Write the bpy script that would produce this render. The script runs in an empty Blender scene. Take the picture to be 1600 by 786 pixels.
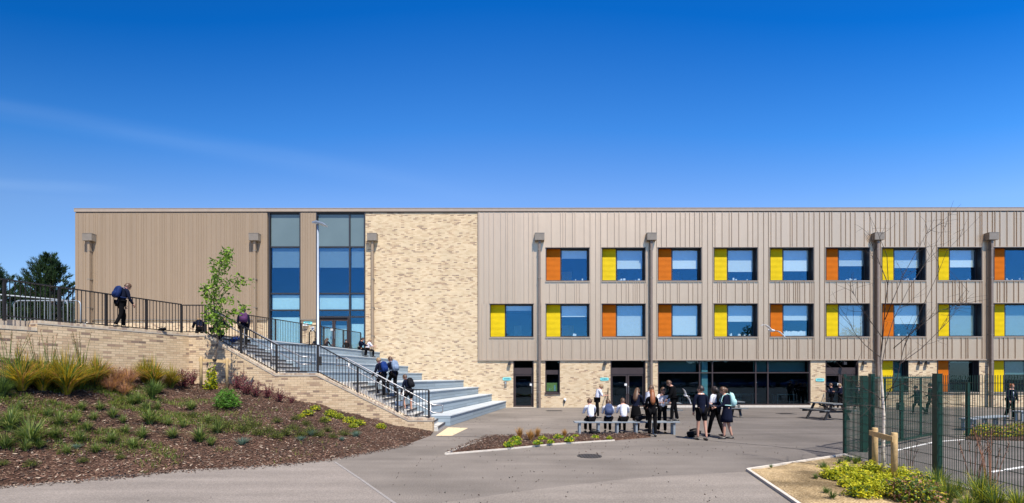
import bpy, bmesh, math, random
from mathutils import Vector, Matrix, noise as mn
from mathutils.bvhtree import BVHTree
R = math.radians
random.seed(7)
SC = bpy.context.scene
COL = SC.collection
F = 755.0          # focal length in pixels of the 1600 px wide photograph
EYE = 2.0          # eye height; the horizon lies at row 588

def P(px, py, z=0.0):
    """ground point at height z seen in column px, row py of the photograph"""
    s = (588.0 - py) / (z - EYE)
    return Vector(((px - 800.0) / s, F / s, z))

# ------------------------------------------------------------------ objects
WL = {}
def link(o):
    COL.objects.link(o); return o
def tag(o, label=None, cat=None, group=None, kind=None):
    if label: o['label'] = label
    if cat: o['category'] = cat
    if group: o['group'] = group
    if kind: o['kind'] = kind
    return o
def empty(name, loc, rz=0.0, label=None, cat=None, group=None):
    o = bpy.data.objects.new(name, None); o.empty_display_size = .2
    o.location = loc; o.rotation_euler = (0, 0, rz)
    link(o); tag(o, label, cat, group)
    WL[o.name] = Vector(loc)
    return o
def copy_tree(o, parent=None):
    c = o.copy(); COL.objects.link(c)
    if parent: c.parent = parent
    for ch in list(o.children):
        copy_tree(ch, c)
    return c

class MB:
    def __init__(s):
        s.v = []; s.f = []; s.uv = []; s.m = []; s.cm = 0
    def face(s, pts, uv=None):
        b = len(s.v); s.v += [tuple(p) for p in pts]
        s.f.append(tuple(range(b, b + len(pts)))); s.m.append(s.cm)
        s.uv.append(uv if uv else [(0, 0)] * len(pts))
    def box(s, x0, x1, y0, y1, z0, z1, M=None):
        c = [(x, y, z) for x in (x0, x1) for y in (y0, y1) for z in (z0, z1)]
        if M: c = [tuple(M @ Vector(p)) for p in c]
        b = len(s.v); s.v += c
        w = [(0,1,3,2),(4,6,7,5),(0,4,5,1),(2,3,7,6),(0,2,6,4),(1,5,7,3)]
        dx, dy, dz = abs(x1-x0), abs(y1-y0), abs(z1-z0)
        ax = [(1,2),(1,2),(0,2),(0,2),(0,1),(0,1)]
        for q, a in zip(w, ax):
            s.f.append(tuple(b+i for i in q)); s.m.append(s.cm)
            raw = [[(x,y,z) for x in (x0,x1) for y in (y0,y1) for z in (z0,z1)][i] for i in q]
            s.uv.append([(r[a[0]], r[a[1]]) for r in raw])
        return s
    def bar(s, p, q, w, h=None, up=(0,0,1)):
        """box bar from p to q, width w, height h"""
        h = h or w
        p = Vector(p); q = Vector(q); d = q - p; L = d.length
        if L < 1e-6: return s
        d.normalize(); u = Vector(up)
        if abs(d.dot(u)) > .98: u = Vector((0,1,0))
        sx = d.cross(u).normalized(); sz = sx.cross(d).normalized()
        M = Matrix((sx, d, sz)).transposed().to_4x4(); M.translation = p
        return s.box(-w/2, w/2, 0, L, -h/2, h/2, M)
    def tube(s, pts, rad, n=8, cap=True):
        pts = [Vector(p) for p in pts]
        if not hasattr(rad, '__len__'): rad = [rad] * len(pts)
        b = len(s.v); N = len(pts)
        ref = None
        for i, p in enumerate(pts):
            d = (pts[min(i+1, N-1)] - pts[max(i-1, 0)])
            if d.length < 1e-9: d = Vector((0,0,1))
            d.normalize()
            if ref is None:
                ref = Vector((1,0,0)) if abs(d.x) < .8 else Vector((0,1,0))
            a = (ref - d * ref.dot(d)).normalized(); ref = a
            c = d.cross(a)
            r = rad[i]
            rx, ry = (r if hasattr(r, '__len__') else (r, r))
            for k in range(n):
                t = 2*math.pi*k/n
                s.v.append(tuple(p + a*math.cos(t)*rx + c*math.sin(t)*ry))
        for i in range(N-1):
            for k in range(n):
                k2 = (k+1) % n
                s.f.append((b+i*n+k, b+i*n+k2, b+(i+1)*n+k2, b+(i+1)*n+k)); s.m.append(s.cm); s.uv.append([(0,0)]*4)
        if cap:
            s.f.append(tuple(b+k for k in range(n))[::-1]); s.m.append(s.cm); s.uv.append([(0,0)]*n)
            s.f.append(tuple(b+(N-1)*n+k for k in range(n))); s.m.append(s.cm); s.uv.append([(0,0)]*n)
        return s
    def prism(s, poly, z0, z1):
        """poly: plan points counter clockwise; uv in metres"""
        n = len(poly)
        s.face([(p[0], p[1], z1) for p in poly], [(p[0], p[1]) for p in poly])
        s.face([(p[0], p[1], z0) for p in poly][::-1], [(p[0], p[1]) for p in poly][::-1])
        t = 0
        for i in range(n):
            a, b = poly[i], poly[(i+1) % n]
            L = math.hypot(b[0]-a[0], b[1]-a[1])
            s.face([(a[0],a[1],z0),(b[0],b[1],z0),(b[0],b[1],z1),(a[0],a[1],z1)], [(t,z0),(t+L,z0),(t+L,z1),(t,z1)])
            t += L
        return s
    def sphere(s, c, r, n=10, m=7, M=None):
        if not hasattr(r, '__len__'): r = (r, r, r)
        b = len(s.v); c = Vector(c)
        for i in range(m+1):
            th = math.pi*i/m
            for k in range(n):
                ph = 2*math.pi*k/n
                p = Vector((r[0]*math.sin(th)*math.cos(ph), r[1]*math.sin(th)*math.sin(ph), r[2]*math.cos(th)))
                if M: p = M @ p
                s.v.append(tuple(c + p))
        for i in range(m):
            for k in range(n):
                k2 = (k+1) % n
                s.f.append((b+i*n+k, b+(i+1)*n+k, b+(i+1)*n+k2, b+i*n+k2)); s.m.append(s.cm); s.uv.append([(0,0)]*4)
        return s
    def build(s, name, mat, parent=None, smooth=False, merge=False):
        me = bpy.data.meshes.new(name)
        v = s.v
        if parent is not None:
            o = WL.get(parent.name, Vector((0,0,0)))
            v = [(p[0]-o.x, p[1]-o.y, p[2]-o.z) for p in v]
        me.from_pydata(v, [], s.f)
        uvl = me.uv_layers.new(name='UVMap')
        flat = [c for u in s.uv for q in u for c in q]
        if len(flat) == 2*len(me.loops): uvl.data.foreach_set('uv', flat)
        for m in (mat if isinstance(mat, (list, tuple)) else [mat]): me.materials.append(m)
        me.polygons.foreach_set('material_index', s.m)
        if smooth: me.polygons.foreach_set('use_smooth', [True]*len(me.polygons))
        if merge:
            bm = bmesh.new(); bm.from_mesh(me); bmesh.ops.remove_doubles(bm, verts=bm.verts, dist=1e-5); bm.to_mesh(me); bm.free()
        me.update()
        o = bpy.data.objects.new(name, me); link(o)
        if parent is not None:
            o.parent = parent; WL[o.name] = WL.get(parent.name, Vector((0,0,0)))
        else:
            WL[o.name] = Vector((0,0,0))
        return o

# ---------------------------------------------------------------- materials
class NT:
    def __init__(s, m):
        s.t = m.node_tree; s.n = s.t.nodes; s.l = s.t.links
    def add(s, ty, **kw):
        n = s.n.new('ShaderNode'+ty)
        for k, v in kw.items():
            if k.startswith('i_'):
                key = k[2:]; key = int(key) if key.isdigit() else key.replace('_', ' ')
                n.inputs[key].default_value = v
            else: setattr(n, k, v)
        return n
    def link(s, a, b): s.l.new(a, b)
def rgba(c): return (c[0], c[1], c[2], 1)
def newmat(name, rough=.6, metal=0.0, spec=.5):
    m = bpy.data.materials.new(name); m.use_nodes = True
    t = NT(m); b = t.n['Principled BSDF']
    b.inputs['Roughness'].default_value = rough; b.inputs['Metallic'].default_value = metal
    b.inputs['Specular IOR Level'].default_value = spec
    return m, t, b
def simple(name, col, rough=.6, metal=0., var=.12, scale=6., bump=0., bscale=60., spec=.5, coord='Object'):
    m, t, b = newmat(name, rough, metal, spec)
    tc = t.add('TexCoord'); nz = t.add('TexNoise', i_Scale=scale, i_Detail=5.)
    t.link(tc.outputs[coord], nz.inputs['Vector'])
    r = t.add('ValToRGB'); e = r.color_ramp.elements
    e[0].position = .3; e[1].position = .7
    e[0].color = rgba([c*(1-var) for c in col]); e[1].color = rgba([min(1, c*(1+var)) for c in col])
    t.link(nz.outputs[0], r.inputs[0]); t.link(r.outputs[0], b.inputs['Base Color'])
    if bump:
        n2 = t.add('TexNoise', i_Scale=bscale, i_Detail=4.); t.link(tc.outputs[coord], n2.inputs['Vector'])
        bp = t.add('Bump', i_Strength=bump, i_Distance=.02); t.link(n2.outputs[0], bp.inputs['Height']); t.link(bp.outputs[0], b.inputs['Normal'])
    return m
def math_(t, op, a, b=None):
    n = t.add('Math', operation=op)
    for i, x in enumerate((a, b)):
        if x is None: continue
        if isinstance(x, (int, float)): n.inputs[i].default_value = x
        else: t.link(x, n.inputs[i])
    return n.outputs[0]
def ramp(t, fac, stops, interp='LINEAR'):
    r = t.add('ValToRGB'); cr = r.color_ramp; cr.interpolation = interp
    while len(cr.elements) < len(stops): cr.elements.new(.5)
    for e, (p, c) in zip(cr.elements, stops): e.position = p; e.color = rgba(c) if hasattr(c, '__len__') else (c, c, c, 1)
    t.link(fac, r.inputs[0]); return r.outputs[0]
def mix(t, fac, a, b, mode='MIX'):
    n = t.add('Mix', data_type='RGBA', blend_type=mode)
    for k, x in ((0, fac), (6, a), (7, b)):
        if isinstance(x, (int, float)): n.inputs[k].default_value = x
        elif isinstance(x, (tuple, list)): n.inputs[k].default_value = rgba(x)
        else: t.link(x, n.inputs[k])
    return n.outputs[2]

def brick_mat(name, stops, mortar, bl=.225, bh=.075, patch=.36, nscale=1.1):
    m, t, b = newmat(name, .9, 0, .2)
    uv = t.add('UVMap', uv_map='UVMap'); sp = t.add('SeparateXYZ'); t.link(uv.outputs[0], sp.inputs[0])
    vr = math_(t, 'DIVIDE', sp.outputs[1], bh); row = math_(t, 'FLOOR', vr); fv = math_(t, 'FRACT', vr)
    off = math_(t, 'MULTIPLY', math_(t, 'MODULO', row, 2.0), .5)
    ur = math_(t, 'ADD', math_(t, 'DIVIDE', sp.outputs[0], bl), off); cl = math_(t, 'FLOOR', ur); fu = math_(t, 'FRACT', ur)
    cb = t.add('CombineXYZ'); t.link(cl, cb.inputs[0]); t.link(row, cb.inputs[1])
    wn = t.add('TexWhiteNoise', noise_dimensions='3D'); t.link(cb.outputs[0], wn.inputs['Vector'])
    # clusters of darker bricks, stretched along the courses
    mp = t.add('Mapping'); mp.inputs['Scale'].default_value = (.62, 1.0, 1); t.link(cb.outputs[0], mp.inputs[0])
    nz = t.add('TexNoise', i_Scale=nscale, i_Detail=2.); t.link(mp.outputs[0], nz.inputs['Vector'])
    k = math_(t, 'ADD', math_(t, 'MULTIPLY', wn.outputs['Value'], 1-patch), math_(t, 'MULTIPLY', nz.outputs[0], patch))
    col = ramp(t, k, stops)
    n2 = t.add('TexNoise', i_Scale=1.1, i_Detail=3.); t.link(uv.outputs[0], n2.inputs['Vector'])
    big = ramp(t, n2.outputs[0], [(.3, .9), (.7, 1.06)])
    col = mix(t, 1.0, col, big, 'MULTIPLY')
    n3 = t.add('TexNoise', i_Scale=40., i_Detail=3.); t.link(uv.outputs[0], n3.inputs['Vector'])
    col = mix(t, .5, col, ramp(t, n3.outputs[0], [(.25, .75), (.75, 1.2)]), 'MULTIPLY')
    mu = math_(t, 'LESS_THAN', fu, .045); mv = math_(t, 'LESS_THAN', fv, .14)
    mo = math_(t, 'MAXIMUM', mu, mv)
    t.link(mix(t, mo, col, mortar), b.inputs['Base Color'])
    bp = t.add('Bump', i_Strength=.5, i_Distance=.008); bp.invert = True
    t.link(mo, bp.inputs['Height']); t.link(bp.outputs[0], b.inputs['Normal'])
    return m

M = {}
BR = [(.0,(.52,.38,.23)),(.30,(.61,.465,.29)),(.5,(.67,.535,.35)),(.68,(.65,.505,.325)),(.75,(.55,.395,.24)),(.81,(.45,.31,.195)),(.87,(.32,.225,.155)),(1,(.23,.165,.12))]
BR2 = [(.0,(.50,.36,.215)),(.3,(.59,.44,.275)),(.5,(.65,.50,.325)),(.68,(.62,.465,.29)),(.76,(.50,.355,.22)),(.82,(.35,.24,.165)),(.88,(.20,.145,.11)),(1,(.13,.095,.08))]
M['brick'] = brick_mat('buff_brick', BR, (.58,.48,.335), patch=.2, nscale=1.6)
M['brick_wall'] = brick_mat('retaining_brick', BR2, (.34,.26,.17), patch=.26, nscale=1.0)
M['coping'] = brick_mat('coping_brick', [(.2,(.48,.36,.24)),(.5,(.64,.53,.38)),(.62,(.58,.44,.30)),(.7,(.40,.30,.22)),(1,(.30,.22,.18))], (.50,.44,.36), bl=.075, bh=.215)

def cladding(name, c, scale=1.0, metal=0., rough=.6):
    m, t, b = newmat(name, rough, metal, .5)
    tc = t.add('TexCoord'); sp = t.add('SeparateXYZ'); t.link(tc.outputs['Object'], sp.inputs[0])
    w = t.add('TexWhiteNoise', noise_dimensions='1D')
    t.link(math_(t, 'FLOOR', math_(t, 'MULTIPLY', sp.outputs[0], 3.3)), w.inputs['W'])
    nz = t.add('TexNoise', i_Scale=1.6*scale, i_Detail=4.)
    mp = t.add('Mapping'); mp.inputs['Scale'].default_value = (1, 1, .25); t.link(tc.outputs['Object'], mp.inputs[0]); t.link(mp.outputs[0], nz.inputs['Vector'])
    k = math_(t, 'ADD', math_(t, 'MULTIPLY', w.outputs['Value'], .35), math_(t, 'MULTIPLY', nz.outputs[0], .65))
    t.link(ramp(t, k, [(.2, [x*.93 for x in c]), (.8, [x*1.06 for x in c])]), b.inputs['Base Color'])
    n2 = t.add('TexNoise', i_Scale=2.2, i_Detail=2.); t.link(tc.outputs['Object'], n2.inputs['Vector'])
    bp = t.add('Bump', i_Strength=.25, i_Distance=.02); t.link(n2.outputs[0], bp.inputs['Height']); t.link(bp.outputs[0], b.inputs['Normal'])
    return m
M['clad_l'] = cladding('bronze_cladding', (.285,.212,.142))
M['clad_r'] = cladding('taupe_cladding', (.635,.475,.325), 1., .68, .43)
M['trim'] = simple('trim_metal', (.36,.29,.225), .4, 0, .06, 3)
M['hopper'] = simple('hopper_metal', (.21,.18,.145), .45, 0, .08, 5)
M['pipe'] = simple('pipe_metal', (.19,.145,.115), .4, 0, .08, 5)
M['vent'] = simple('vent_dark', (.035,.032,.03), .6)
M['dframe'] = simple('dark_frame', (.045,.03,.028), .4, 0, .1, 3)
M['iframe'] = simple('window_frame_dark', (.03,.028,.03), .4, 0, .1, 3)
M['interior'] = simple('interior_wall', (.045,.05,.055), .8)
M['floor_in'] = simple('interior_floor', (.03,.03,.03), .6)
M['white'] = simple('white_paint', (.75,.76,.74), .6, 0, .04)
M['blind'] = simple('blind_cloth', (.55,.58,.55), .8, 0, .03)
M['blind_g'] = simple('blind_cloth_green', (.24,.30,.27), .8, 0, .05)
M['blind_b'] = simple('blind_cloth_bright', (.64,.66,.62), .8, 0, .04); M['blind_c'] = simple('blind_cloth_dull', (.44,.48,.47), .8, 0, .06); M['blind_d'] = simple('blind_cloth_dark', (.13,.19,.21), .8, 0, .05); M['mint'] = simple('pale_film', (.40,.56,.54), .7, 0, .05)
def louvre(name, c):
    m, t, b = newmat(name, .6, 0, .12)
    tc = t.add('TexCoord'); nz = t.add('TexNoise', i_Scale=2.5, i_Detail=3.); t.link(tc.outputs['Object'], nz.inputs['Vector'])
    t.link(ramp(t, nz.outputs[0], [(.3, [x*.93 for x in c]), (.7, [min(1, x*1.05) for x in c])]), b.inputs['Base Color'])
    return m
M['yellow'] = louvre('yellow_louvre', (.68,.49,.003))
M['orange'] = louvre('orange_louvre', (.54,.135,.002))

def glass(name, refl, tint, base=.22, gl=(.20,.60,1.0)):
    m = bpy.data.materials.new(name); m.use_nodes = True; t = NT(m)
    for n in list(t.n): t.n.remove(n)
    out = t.add('OutputMaterial'); tr = t.add('BsdfTransparent'); tr.inputs[0].default_value = rgba(tint)
    g = t.add('BsdfGlossy', i_Roughness=.005); g.inputs[0].default_value = rgba(gl)
    fr = t.add('LayerWeight', i_Blend=.5); f4 = math_(t, 'POWER', fr.outputs['Facing'], 4.0)
    k = math_(t, 'MINIMUM', math_(t, 'ADD', math_(t, 'MULTIPLY', f4, refl), base), .95)
    mx = t.add('MixShader'); t.link(k, mx.inputs[0]); t.link(tr.outputs[0], mx.inputs[1]); t.link(g.outputs[0], mx.inputs[2])
    # very slight waviness, as in real panes
    tc = t.add('TexCoord'); nz = t.add('TexNoise', i_Scale=.7, i_Detail=1.); t.link(tc.outputs['Object'], nz.inputs['Vector'])
    bp = t.add('Bump', i_Strength=.05, i_Distance=.02); t.link(nz.outputs[0], bp.inputs['Height']); t.link(bp.outputs[0], g.inputs['Normal'])
    t.link(mx.outputs[0], out.inputs[0]); return m
M['glass'] = glass('window_glass', .7, (.94,.985,.99), .10)
M['glass_low'] = glass('ground_glass', .7, (.60,.74,.77), .045, (.6,.8,1))
def spandrel():
    m, t, b = newmat('spandrel_glass', .12, 0, .6)
    tc = t.add('TexCoord'); nz = t.add('TexNoise', i_Scale=.5); t.link(tc.outputs['Object'], nz.inputs['Vector'])
    t.link(ramp(t, nz.outputs[0], [(.3,(.115,.16,.165)),(.7,(.135,.185,.19))]), b.inputs['Base Color']); return m
M['spandrel'] = spandrel()

def tarmac(name, c, stain=.15, speck=.4, fresh=None):
    m, t, b = newmat(name, .88, 0, .25)
    tc = t.add('TexCoord'); O = tc.outputs['Object']
    n1 = t.add('TexNoise', i_Scale=.35, i_Detail=6., i_Roughness=.6); t.link(O, n1.inputs['Vector'])
    n2 = t.add('TexNoise', i_Scale=45., i_Detail=3.); t.link(O, n2.inputs['Vector'])
    n3 = t.add('TexVoronoi', i_Scale=2.1); t.link(O, n3.inputs['Vector'])
    base = ramp(t, n1.outputs[0], [(.3, [x*(1-stain) for x in c]), (.7, [x*(1+stain) for x in c])])
    sp = ramp(t, n2.outputs[0], [(.25, 1-speck), (.5, 1.), (.78, 1+speck*1.3)])
    col = mix(t, 1., base, sp, 'MULTIPLY')
    # scattered pale crumbs and dark gum spots
    crumb = math_(t, 'LESS_THAN', n3.outputs['Distance'], .035)
    col = mix(t, math_(t, 'MULTIPLY', crumb, .45), col, (.05,.045,.04))
    mp = t.add('Mapping'); mp.inputs['Scale'].default_value = (.25, 1.6, 1); mp.inputs['Rotation'].default_value = (0,0,.2); t.link(O, mp.inputs[0])
    n4 = t.add('TexNoise', i_Scale=1.2, i_Detail=4.); t.link(mp.outputs[0], n4.inputs['Vector'])
    col = mix(t, 1., col, ramp(t, n4.outputs[0], [(.33, .88), (.67, 1.11)]), 'MULTIPLY')
    if fresh:   # the newer, darker surfacing on the right of the yard
        sx = t.add('SeparateXYZ'); t.link(O, sx.inputs[0]); mr = t.add('MapRange'); mr.interpolation_type = 'SMOOTHSTEP'; mr.inputs[1].default_value = 3.5; mr.inputs[2].default_value = 11.
        t.link(math_(t, 'ADD', sx.outputs[0], math_(t, 'MULTIPLY', n1.outputs[0], 3.)), mr.inputs[0])
        col = mix(t, mr.outputs[0], col, mix(t, 1., col, fresh, 'MULTIPLY'))
    t.link(col, b.inputs['Base Color'])
    bp = t.add('Bump', i_Strength=.35, i_Distance=.006); t.link(n2.outputs[0], bp.inputs['Height']); t.link(bp.outputs[0], b.inputs['Normal'])
    return m
M['tarmac'] = tarmac('tarmac_dark', (.178,.156,.136), .22, .4, (.70,.71,.74))
M['path'] = tarmac('tarmac_path', (.225,.196,.172), .12, .34)
M['path2'] = tarmac('tarmac_front', (.215,.188,.163), .14, .34)
M['dark_line'] = simple('tarmac_line', (.05,.047,.047), .7, 0, .2, 20)
M['edging'] = simple('concrete_edging', (.56,.51,.44), .85, 0, .12, 9, .2)
M['pedge'] = simple('path_edging_grey', (.26,.24,.225), .85, 0, .12, 9, .2)
M['paint'] = simple('line_paint', (.72,.71,.68), .8, 0, .15, 14)
M['terr'] = simple('terrace_paving', (.42,.36,.29), .85, 0, .1, 3)
M['tactile'] = simple('tactile_paving', (.60,.48,.30), .85, 0, .15, 12, .3)
M['conc'] = simple('stair_concrete', (.48,.47,.44), .85, 0, .12, 5, .2)
M['nosing'] = simple('stair_nosing', (.05,.05,.055), .7)
def plank(name, c):
    m, t, b = newmat(name, .6, 0, .35)
    uv = t.add('UVMap', uv_map='UVMap'); sp = t.add('SeparateXYZ'); t.link(uv.outputs[0], sp.inputs[0])
    v = math_(t, 'DIVIDE', sp.outputs[1], .148); row = math_(t, 'FLOOR', v); fr = math_(t, 'FRACT', v)
    cl = math_(t, 'FLOOR', math_(t, 'DIVIDE', math_(t, 'ADD', sp.outputs[0], math_(t, 'MULTIPLY', row, 1.3)), 2.4))
    cb = t.add('CombineXYZ'); t.link(row, cb.inputs[0]); t.link(cl, cb.inputs[1])
    wn = t.add('TexWhiteNoise', noise_dimensions='3D'); t.link(cb.outputs[0], wn.inputs['Vector'])
    mp = t.add('Mapping'); mp.inputs['Scale'].default_value = (.6, 14, 1); t.link(uv.outputs[0], mp.inputs[0])
    nz = t.add('TexNoise', i_Scale=2., i_Detail=4.); t.link(mp.outputs[0], nz.inputs['Vector'])
    k = math_(t, 'ADD', math_(t, 'MULTIPLY', wn.outputs['Value'], .5), math_(t, 'MULTIPLY', nz.outputs[0], .5))
    col = ramp(t, k, [(.2, [x*.85 for x in c]), (.8, [x*1.15 for x in c])])
    gap = math_(t, 'LESS_THAN', fr, .08)
    t.link(mix(t, gap, col, [x*.35 for x in c]), b.inputs['Base Color']); return m
M['seat'] = plank('seat_composite', (.25,.31,.35))
M['tread'] = plank('seat_tread', (.46,.50,.52))
M['steel'] = simple('stainless', (.42,.42,.43), .35, .8, .05)
M['galv'] = simple('galvanised', (.30,.34,.37), .5, .3, .1, 20)
M['rail'] = simple('black_rail', (.010,.008,.008), .6, 0, .1)
M['lampgrey'] = simple('lamp_grey', (.33,.38,.45), .4, .2, .06)
M['fgreen'] = simple('fence_green', (.004,.036,.023), .4, 0, .15, 8)
M['stake'] = simple('timber_stake', (.52,.36,.17), .8, 0, .2, 12, .2)
M['rubber'] = simple('rubber', (.012,.012,.012), .7)
M['mulch'] = None
def mulch(name, a, bcol, c, lo=.8, hi=1.2, ns=.8):
    m, t, b = newmat(name, .95, 0, .1)
    tc = t.add('TexCoord'); O = tc.outputs['Object']
    vo = t.add('TexVoronoi', i_Scale=28.); vo.feature = 'F1'
    mp = t.add('Mapping'); mp.inputs['Scale'].default_value = (1, 2.2, 1.5); mp.inputs['Rotation'].default_value = (.3,.2,.5); t.link(O, mp.inputs[0]); t.link(mp.outputs[0], vo.inputs['Vector'])
    sp = t.add('SeparateColor'); t.link(vo.outputs['Color'], sp.inputs[0])
    n = t.add('TexNoise', i_Scale=ns, i_Detail=6.); t.link(O, n.inputs['Vector'])
    col = ramp(t, sp.outputs[0], [(.0, a), (.5, bcol), (.85, bcol), (.93, c), (1, c)])
    col = mix(t, 1., col, ramp(t, n.outputs[0], [(.38, lo), (.60, hi)]), 'MULTIPLY')
    t.link(col, b.inputs['Base Color'])
    bp = t.add('Bump', i_Strength=.9, i_Distance=.03); t.link(vo.outputs['Distance'], bp.inputs['Height']); t.link(bp.outputs[0], b.inputs['Normal']); return m
M['mulch'] = mulch('bark_mulch', (.035,.022,.016), (.088,.048,.034), (.22,.145,.10))
M['soil'] = mulch('sandy_soil', (.34,.235,.12), (.50,.365,.20), (.60,.46,.28), .42, 1.12, .75)
M['chip1'] = simple('bark_chip_dark', (.06,.036,.025), .9, 0, .4, 30)
M['chip2'] = simple('bark_chip_mid', (.165,.09,.06), .9, 0, .4, 30)
M['chip3'] = simple('bark_chip_pale', (.33,.25,.185), .9, 0, .3, 30)

def leafmat(name, a, bcol, scale=9.):
    m, t, b = newmat(name, .55, 0, .3)
    tc = t.add('TexCoord'); nz = t.add('TexNoise', i_Scale=scale, i_Detail=2.); t.link(tc.outputs['Object'], nz.inputs['Vector'])
    t.link(ramp(t, nz.outputs[0], [(.33, a), (.67, bcol)]), b.inputs['Base Color'])
    tl = t.add('BsdfTranslucent'); col = ramp(t, nz.outputs[0], [(.33, [min(1,x*1.4) for x in a]), (.67, [min(1,x*1.4) for x in bcol])]); t.link(col, tl.inputs[0])
    mx = t.add('MixShader', i_0=.3); out = t.n['Material Output']
    t.link(b.outputs[0], mx.inputs[1]); t.link(tl.outputs[0], mx.inputs[2]); t.link(mx.outputs[0], out.inputs[0]); return m
M['g_green'] = leafmat('grass_green', (.055,.10,.018), (.17,.26,.05))
M['g_pale'] = leafmat('grass_pale', (.20,.26,.07), (.42,.44,.16))
M['g_dark'] = leafmat('grass_dark', (.03,.055,.02), (.08,.13,.04))
M['g_gold'] = leafmat('sedge_gold', (.25,.22,.015), (.55,.38,.03))
M['g_orange'] = leafmat('sedge_orange', (.34,.19,.05), (.58,.32,.09))
M['g_bronze'] = leafmat('sedge_bronze', (.28,.14,.09), (.50,.27,.17))
M['g_bright'] = leafmat('shrub_bright', (.05,.16,.012), (.12,.30,.03))
M['g_lime'] = leafmat('plant_lime', (.22,.28,.012), (.70,.64,.03), 6)
M['g_mid'] = leafmat('plant_mid', (.05,.10,.02), (.12,.19,.04), 6)
M['g_blue'] = leafmat('tuft_blue', (.09,.16,.12), (.17,.25,.19))
M['g_purple'] = leafmat('shrub_purple', (.10,.02,.03), (.24,.06,.07))
M['g_heath'] = leafmat('shrub_heath', (.028,.035,.015), (.075,.075,.03))
M['g_moss'] = leafmat('moss_cover', (.10,.14,.02), (.24,.26,.05))
M['cherry'] = leafmat('cherry_leaf', (.08,.16,.012), (.27,.42,.045), 3)
M['pine'] = leafmat('pine_needle', (.014,.04,.018), (.06,.11,.035), 1.2)
M['bark'] = simple('bark', (.10,.075,.055), .9, 0, .3, 14, .4)
def birch():
    m, t, b = newmat('birch_bark', .8, 0, .2)
    tc = t.add('TexCoord'); mp = t.add('Mapping'); mp.inputs['Scale'].default_value = (6, 6, 22); t.link(tc.outputs['Object'], mp.inputs[0])
    nz = t.add('TexNoise', i_Scale=1., i_Detail=4.); t.link(mp.outputs[0], nz.inputs['Vector'])
    sp = t.add('SeparateXYZ'); t.link(tc.outputs['Object'], sp.inputs[0])
    pale = ramp(t, nz.outputs[0], [(.36,(.07,.05,.04)),(.45,(.60,.52,.43)),(.7,(.78,.70,.60))])
    h = t.add('MapRange'); h.inputs[1].default_value = 1.7; h.inputs[2].default_value = 2.5; t.link(sp.outputs[2], h.inputs[0])
    t.link(mix(t, h.outputs[0], pale, (.035,.022,.018)), b.inputs['Base Color']); return m
M['birch'] = birch()
M['twig'] = simple('birch_twig', (.035,.022,.018), .8)
# cloth, skin, hair
def cl(name, c, r=.95): return simple(name, c, r, 0, .15, 18, .15, 40, .06)
M['navy'] = cl('navy_cloth', (.008,.0105,.024)); M['black'] = cl('black_cloth', (.006,.006,.007)); M['shirt'] = cl('white_shirt', (.72,.73,.80))
M['vest'] = cl('charcoal_vest', (.03,.03,.035)); M['shoe'] = simple('shoe_leather', (.012,.011,.011), .35)
M['skin'] = simple('skin', (.50,.27,.19), .55, 0, .06); M['skin_d'] = simple('skin_brown', (.12,.06,.038), .55, 0, .06)
M['tights'] = cl('dark_tights', (.05,.03,.03))
M['h_brown'] = simple('hair_brown', (.09,.045,.022), .5, 0, .3, 30); M['h_dark'] = simple('hair_dark', (.022,.014,.011), .5, 0, .3, 30)
M['h_blond'] = simple('hair_blond', (.26,.17,.085), .5, 0, .3, 30); M['h_ginger'] = simple('hair_ginger', (.22,.07,.02), .5, 0, .3, 30)
M['eye'] = simple('eye', (.02,.015,.012), .2)
M['bag_black'] = cl('bag_black', (.012,.012,.014), .6); M['bag_blue'] = cl('bag_blue', (.012,.035,.15), .6); M['bag_deep'] = cl('bag_deep', (.012,.025,.09), .6); M['bag_grey'] = cl('bag_grey', (.19,.25,.35), .6)
M['bag_mint'] = cl('bag_mint', (.42,.68,.66), .6); M['bag_purple'] = cl('bag_purple', (.08,.03,.09), .6); M['bag_navy'] = cl('bag_navy', (.05,.07,.14), .6)
M['bag_red'] = cl('bag_trim', (.35,.05,.06), .6)
M['gull_w'] = simple('gull_white', (.8,.8,.8), .7, 0, .04); M['gull_g'] = simple('gull_grey', (.33,.34,.37), .7, 0, .06); M['beak'] = simple('gull_beak', (.6,.35,.03), .5)
M['table'] = simple('recycled_plastic', (.022,.022,.024), .6, 0, .2); M['tabletop'] = simple('grey_plastic_top', (.12,.135,.145), .55, 0, .1)
M['sign'] = simple('sign_cyan', (.20,.62,.60), .4, 0, .03); M['signink'] = simple('sign_ink', (.03,.10,.16), .5)
M['notice'] = simple('pin_board_yellow', (.5,.4,.1), .8); M['iron'] = simple('cast_iron', (.045,.042,.042), .6, .2, .2, 20)

# =================================================================== PEOPLE
def skin_mesh(verts, edges, radii, root=0, sub=2):
    me = bpy.data.meshes.new('tmp'); me.from_pydata([tuple(v) for v in verts], edges, [])
    ob = bpy.data.objects.new('tmp', me); COL.objects.link(ob)
    ob.modifiers.new('s', 'SKIN')
    sv = me.skin_vertices[0].data
    for i, r in enumerate(radii):
        sv[i].radius = (r, r) if not hasattr(r, '__len__') else r
        sv[i].use_root = (i == root)
    ss = ob.modifiers.new('u', 'SUBSURF'); ss.levels = sub; ss.render_levels = sub
    dg = bpy.context.evaluated_depsgraph_get(); dg.update()
    ev = ob.evaluated_get(dg); m2 = ev.to_mesh()
    vs = [tuple(v.co) for v in m2.vertices]; fs = [tuple(p.vertices) for p in m2.polygons]
    ev.to_mesh_clear(); bpy.data.objects.remove(ob); bpy.data.meshes.remove(me)
    mb = MB(); mb.v = vs; mb.f = fs; mb.m = [0]*len(fs); mb.uv = [[(0,0)]*len(f) for f in fs]
    return mb
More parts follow.
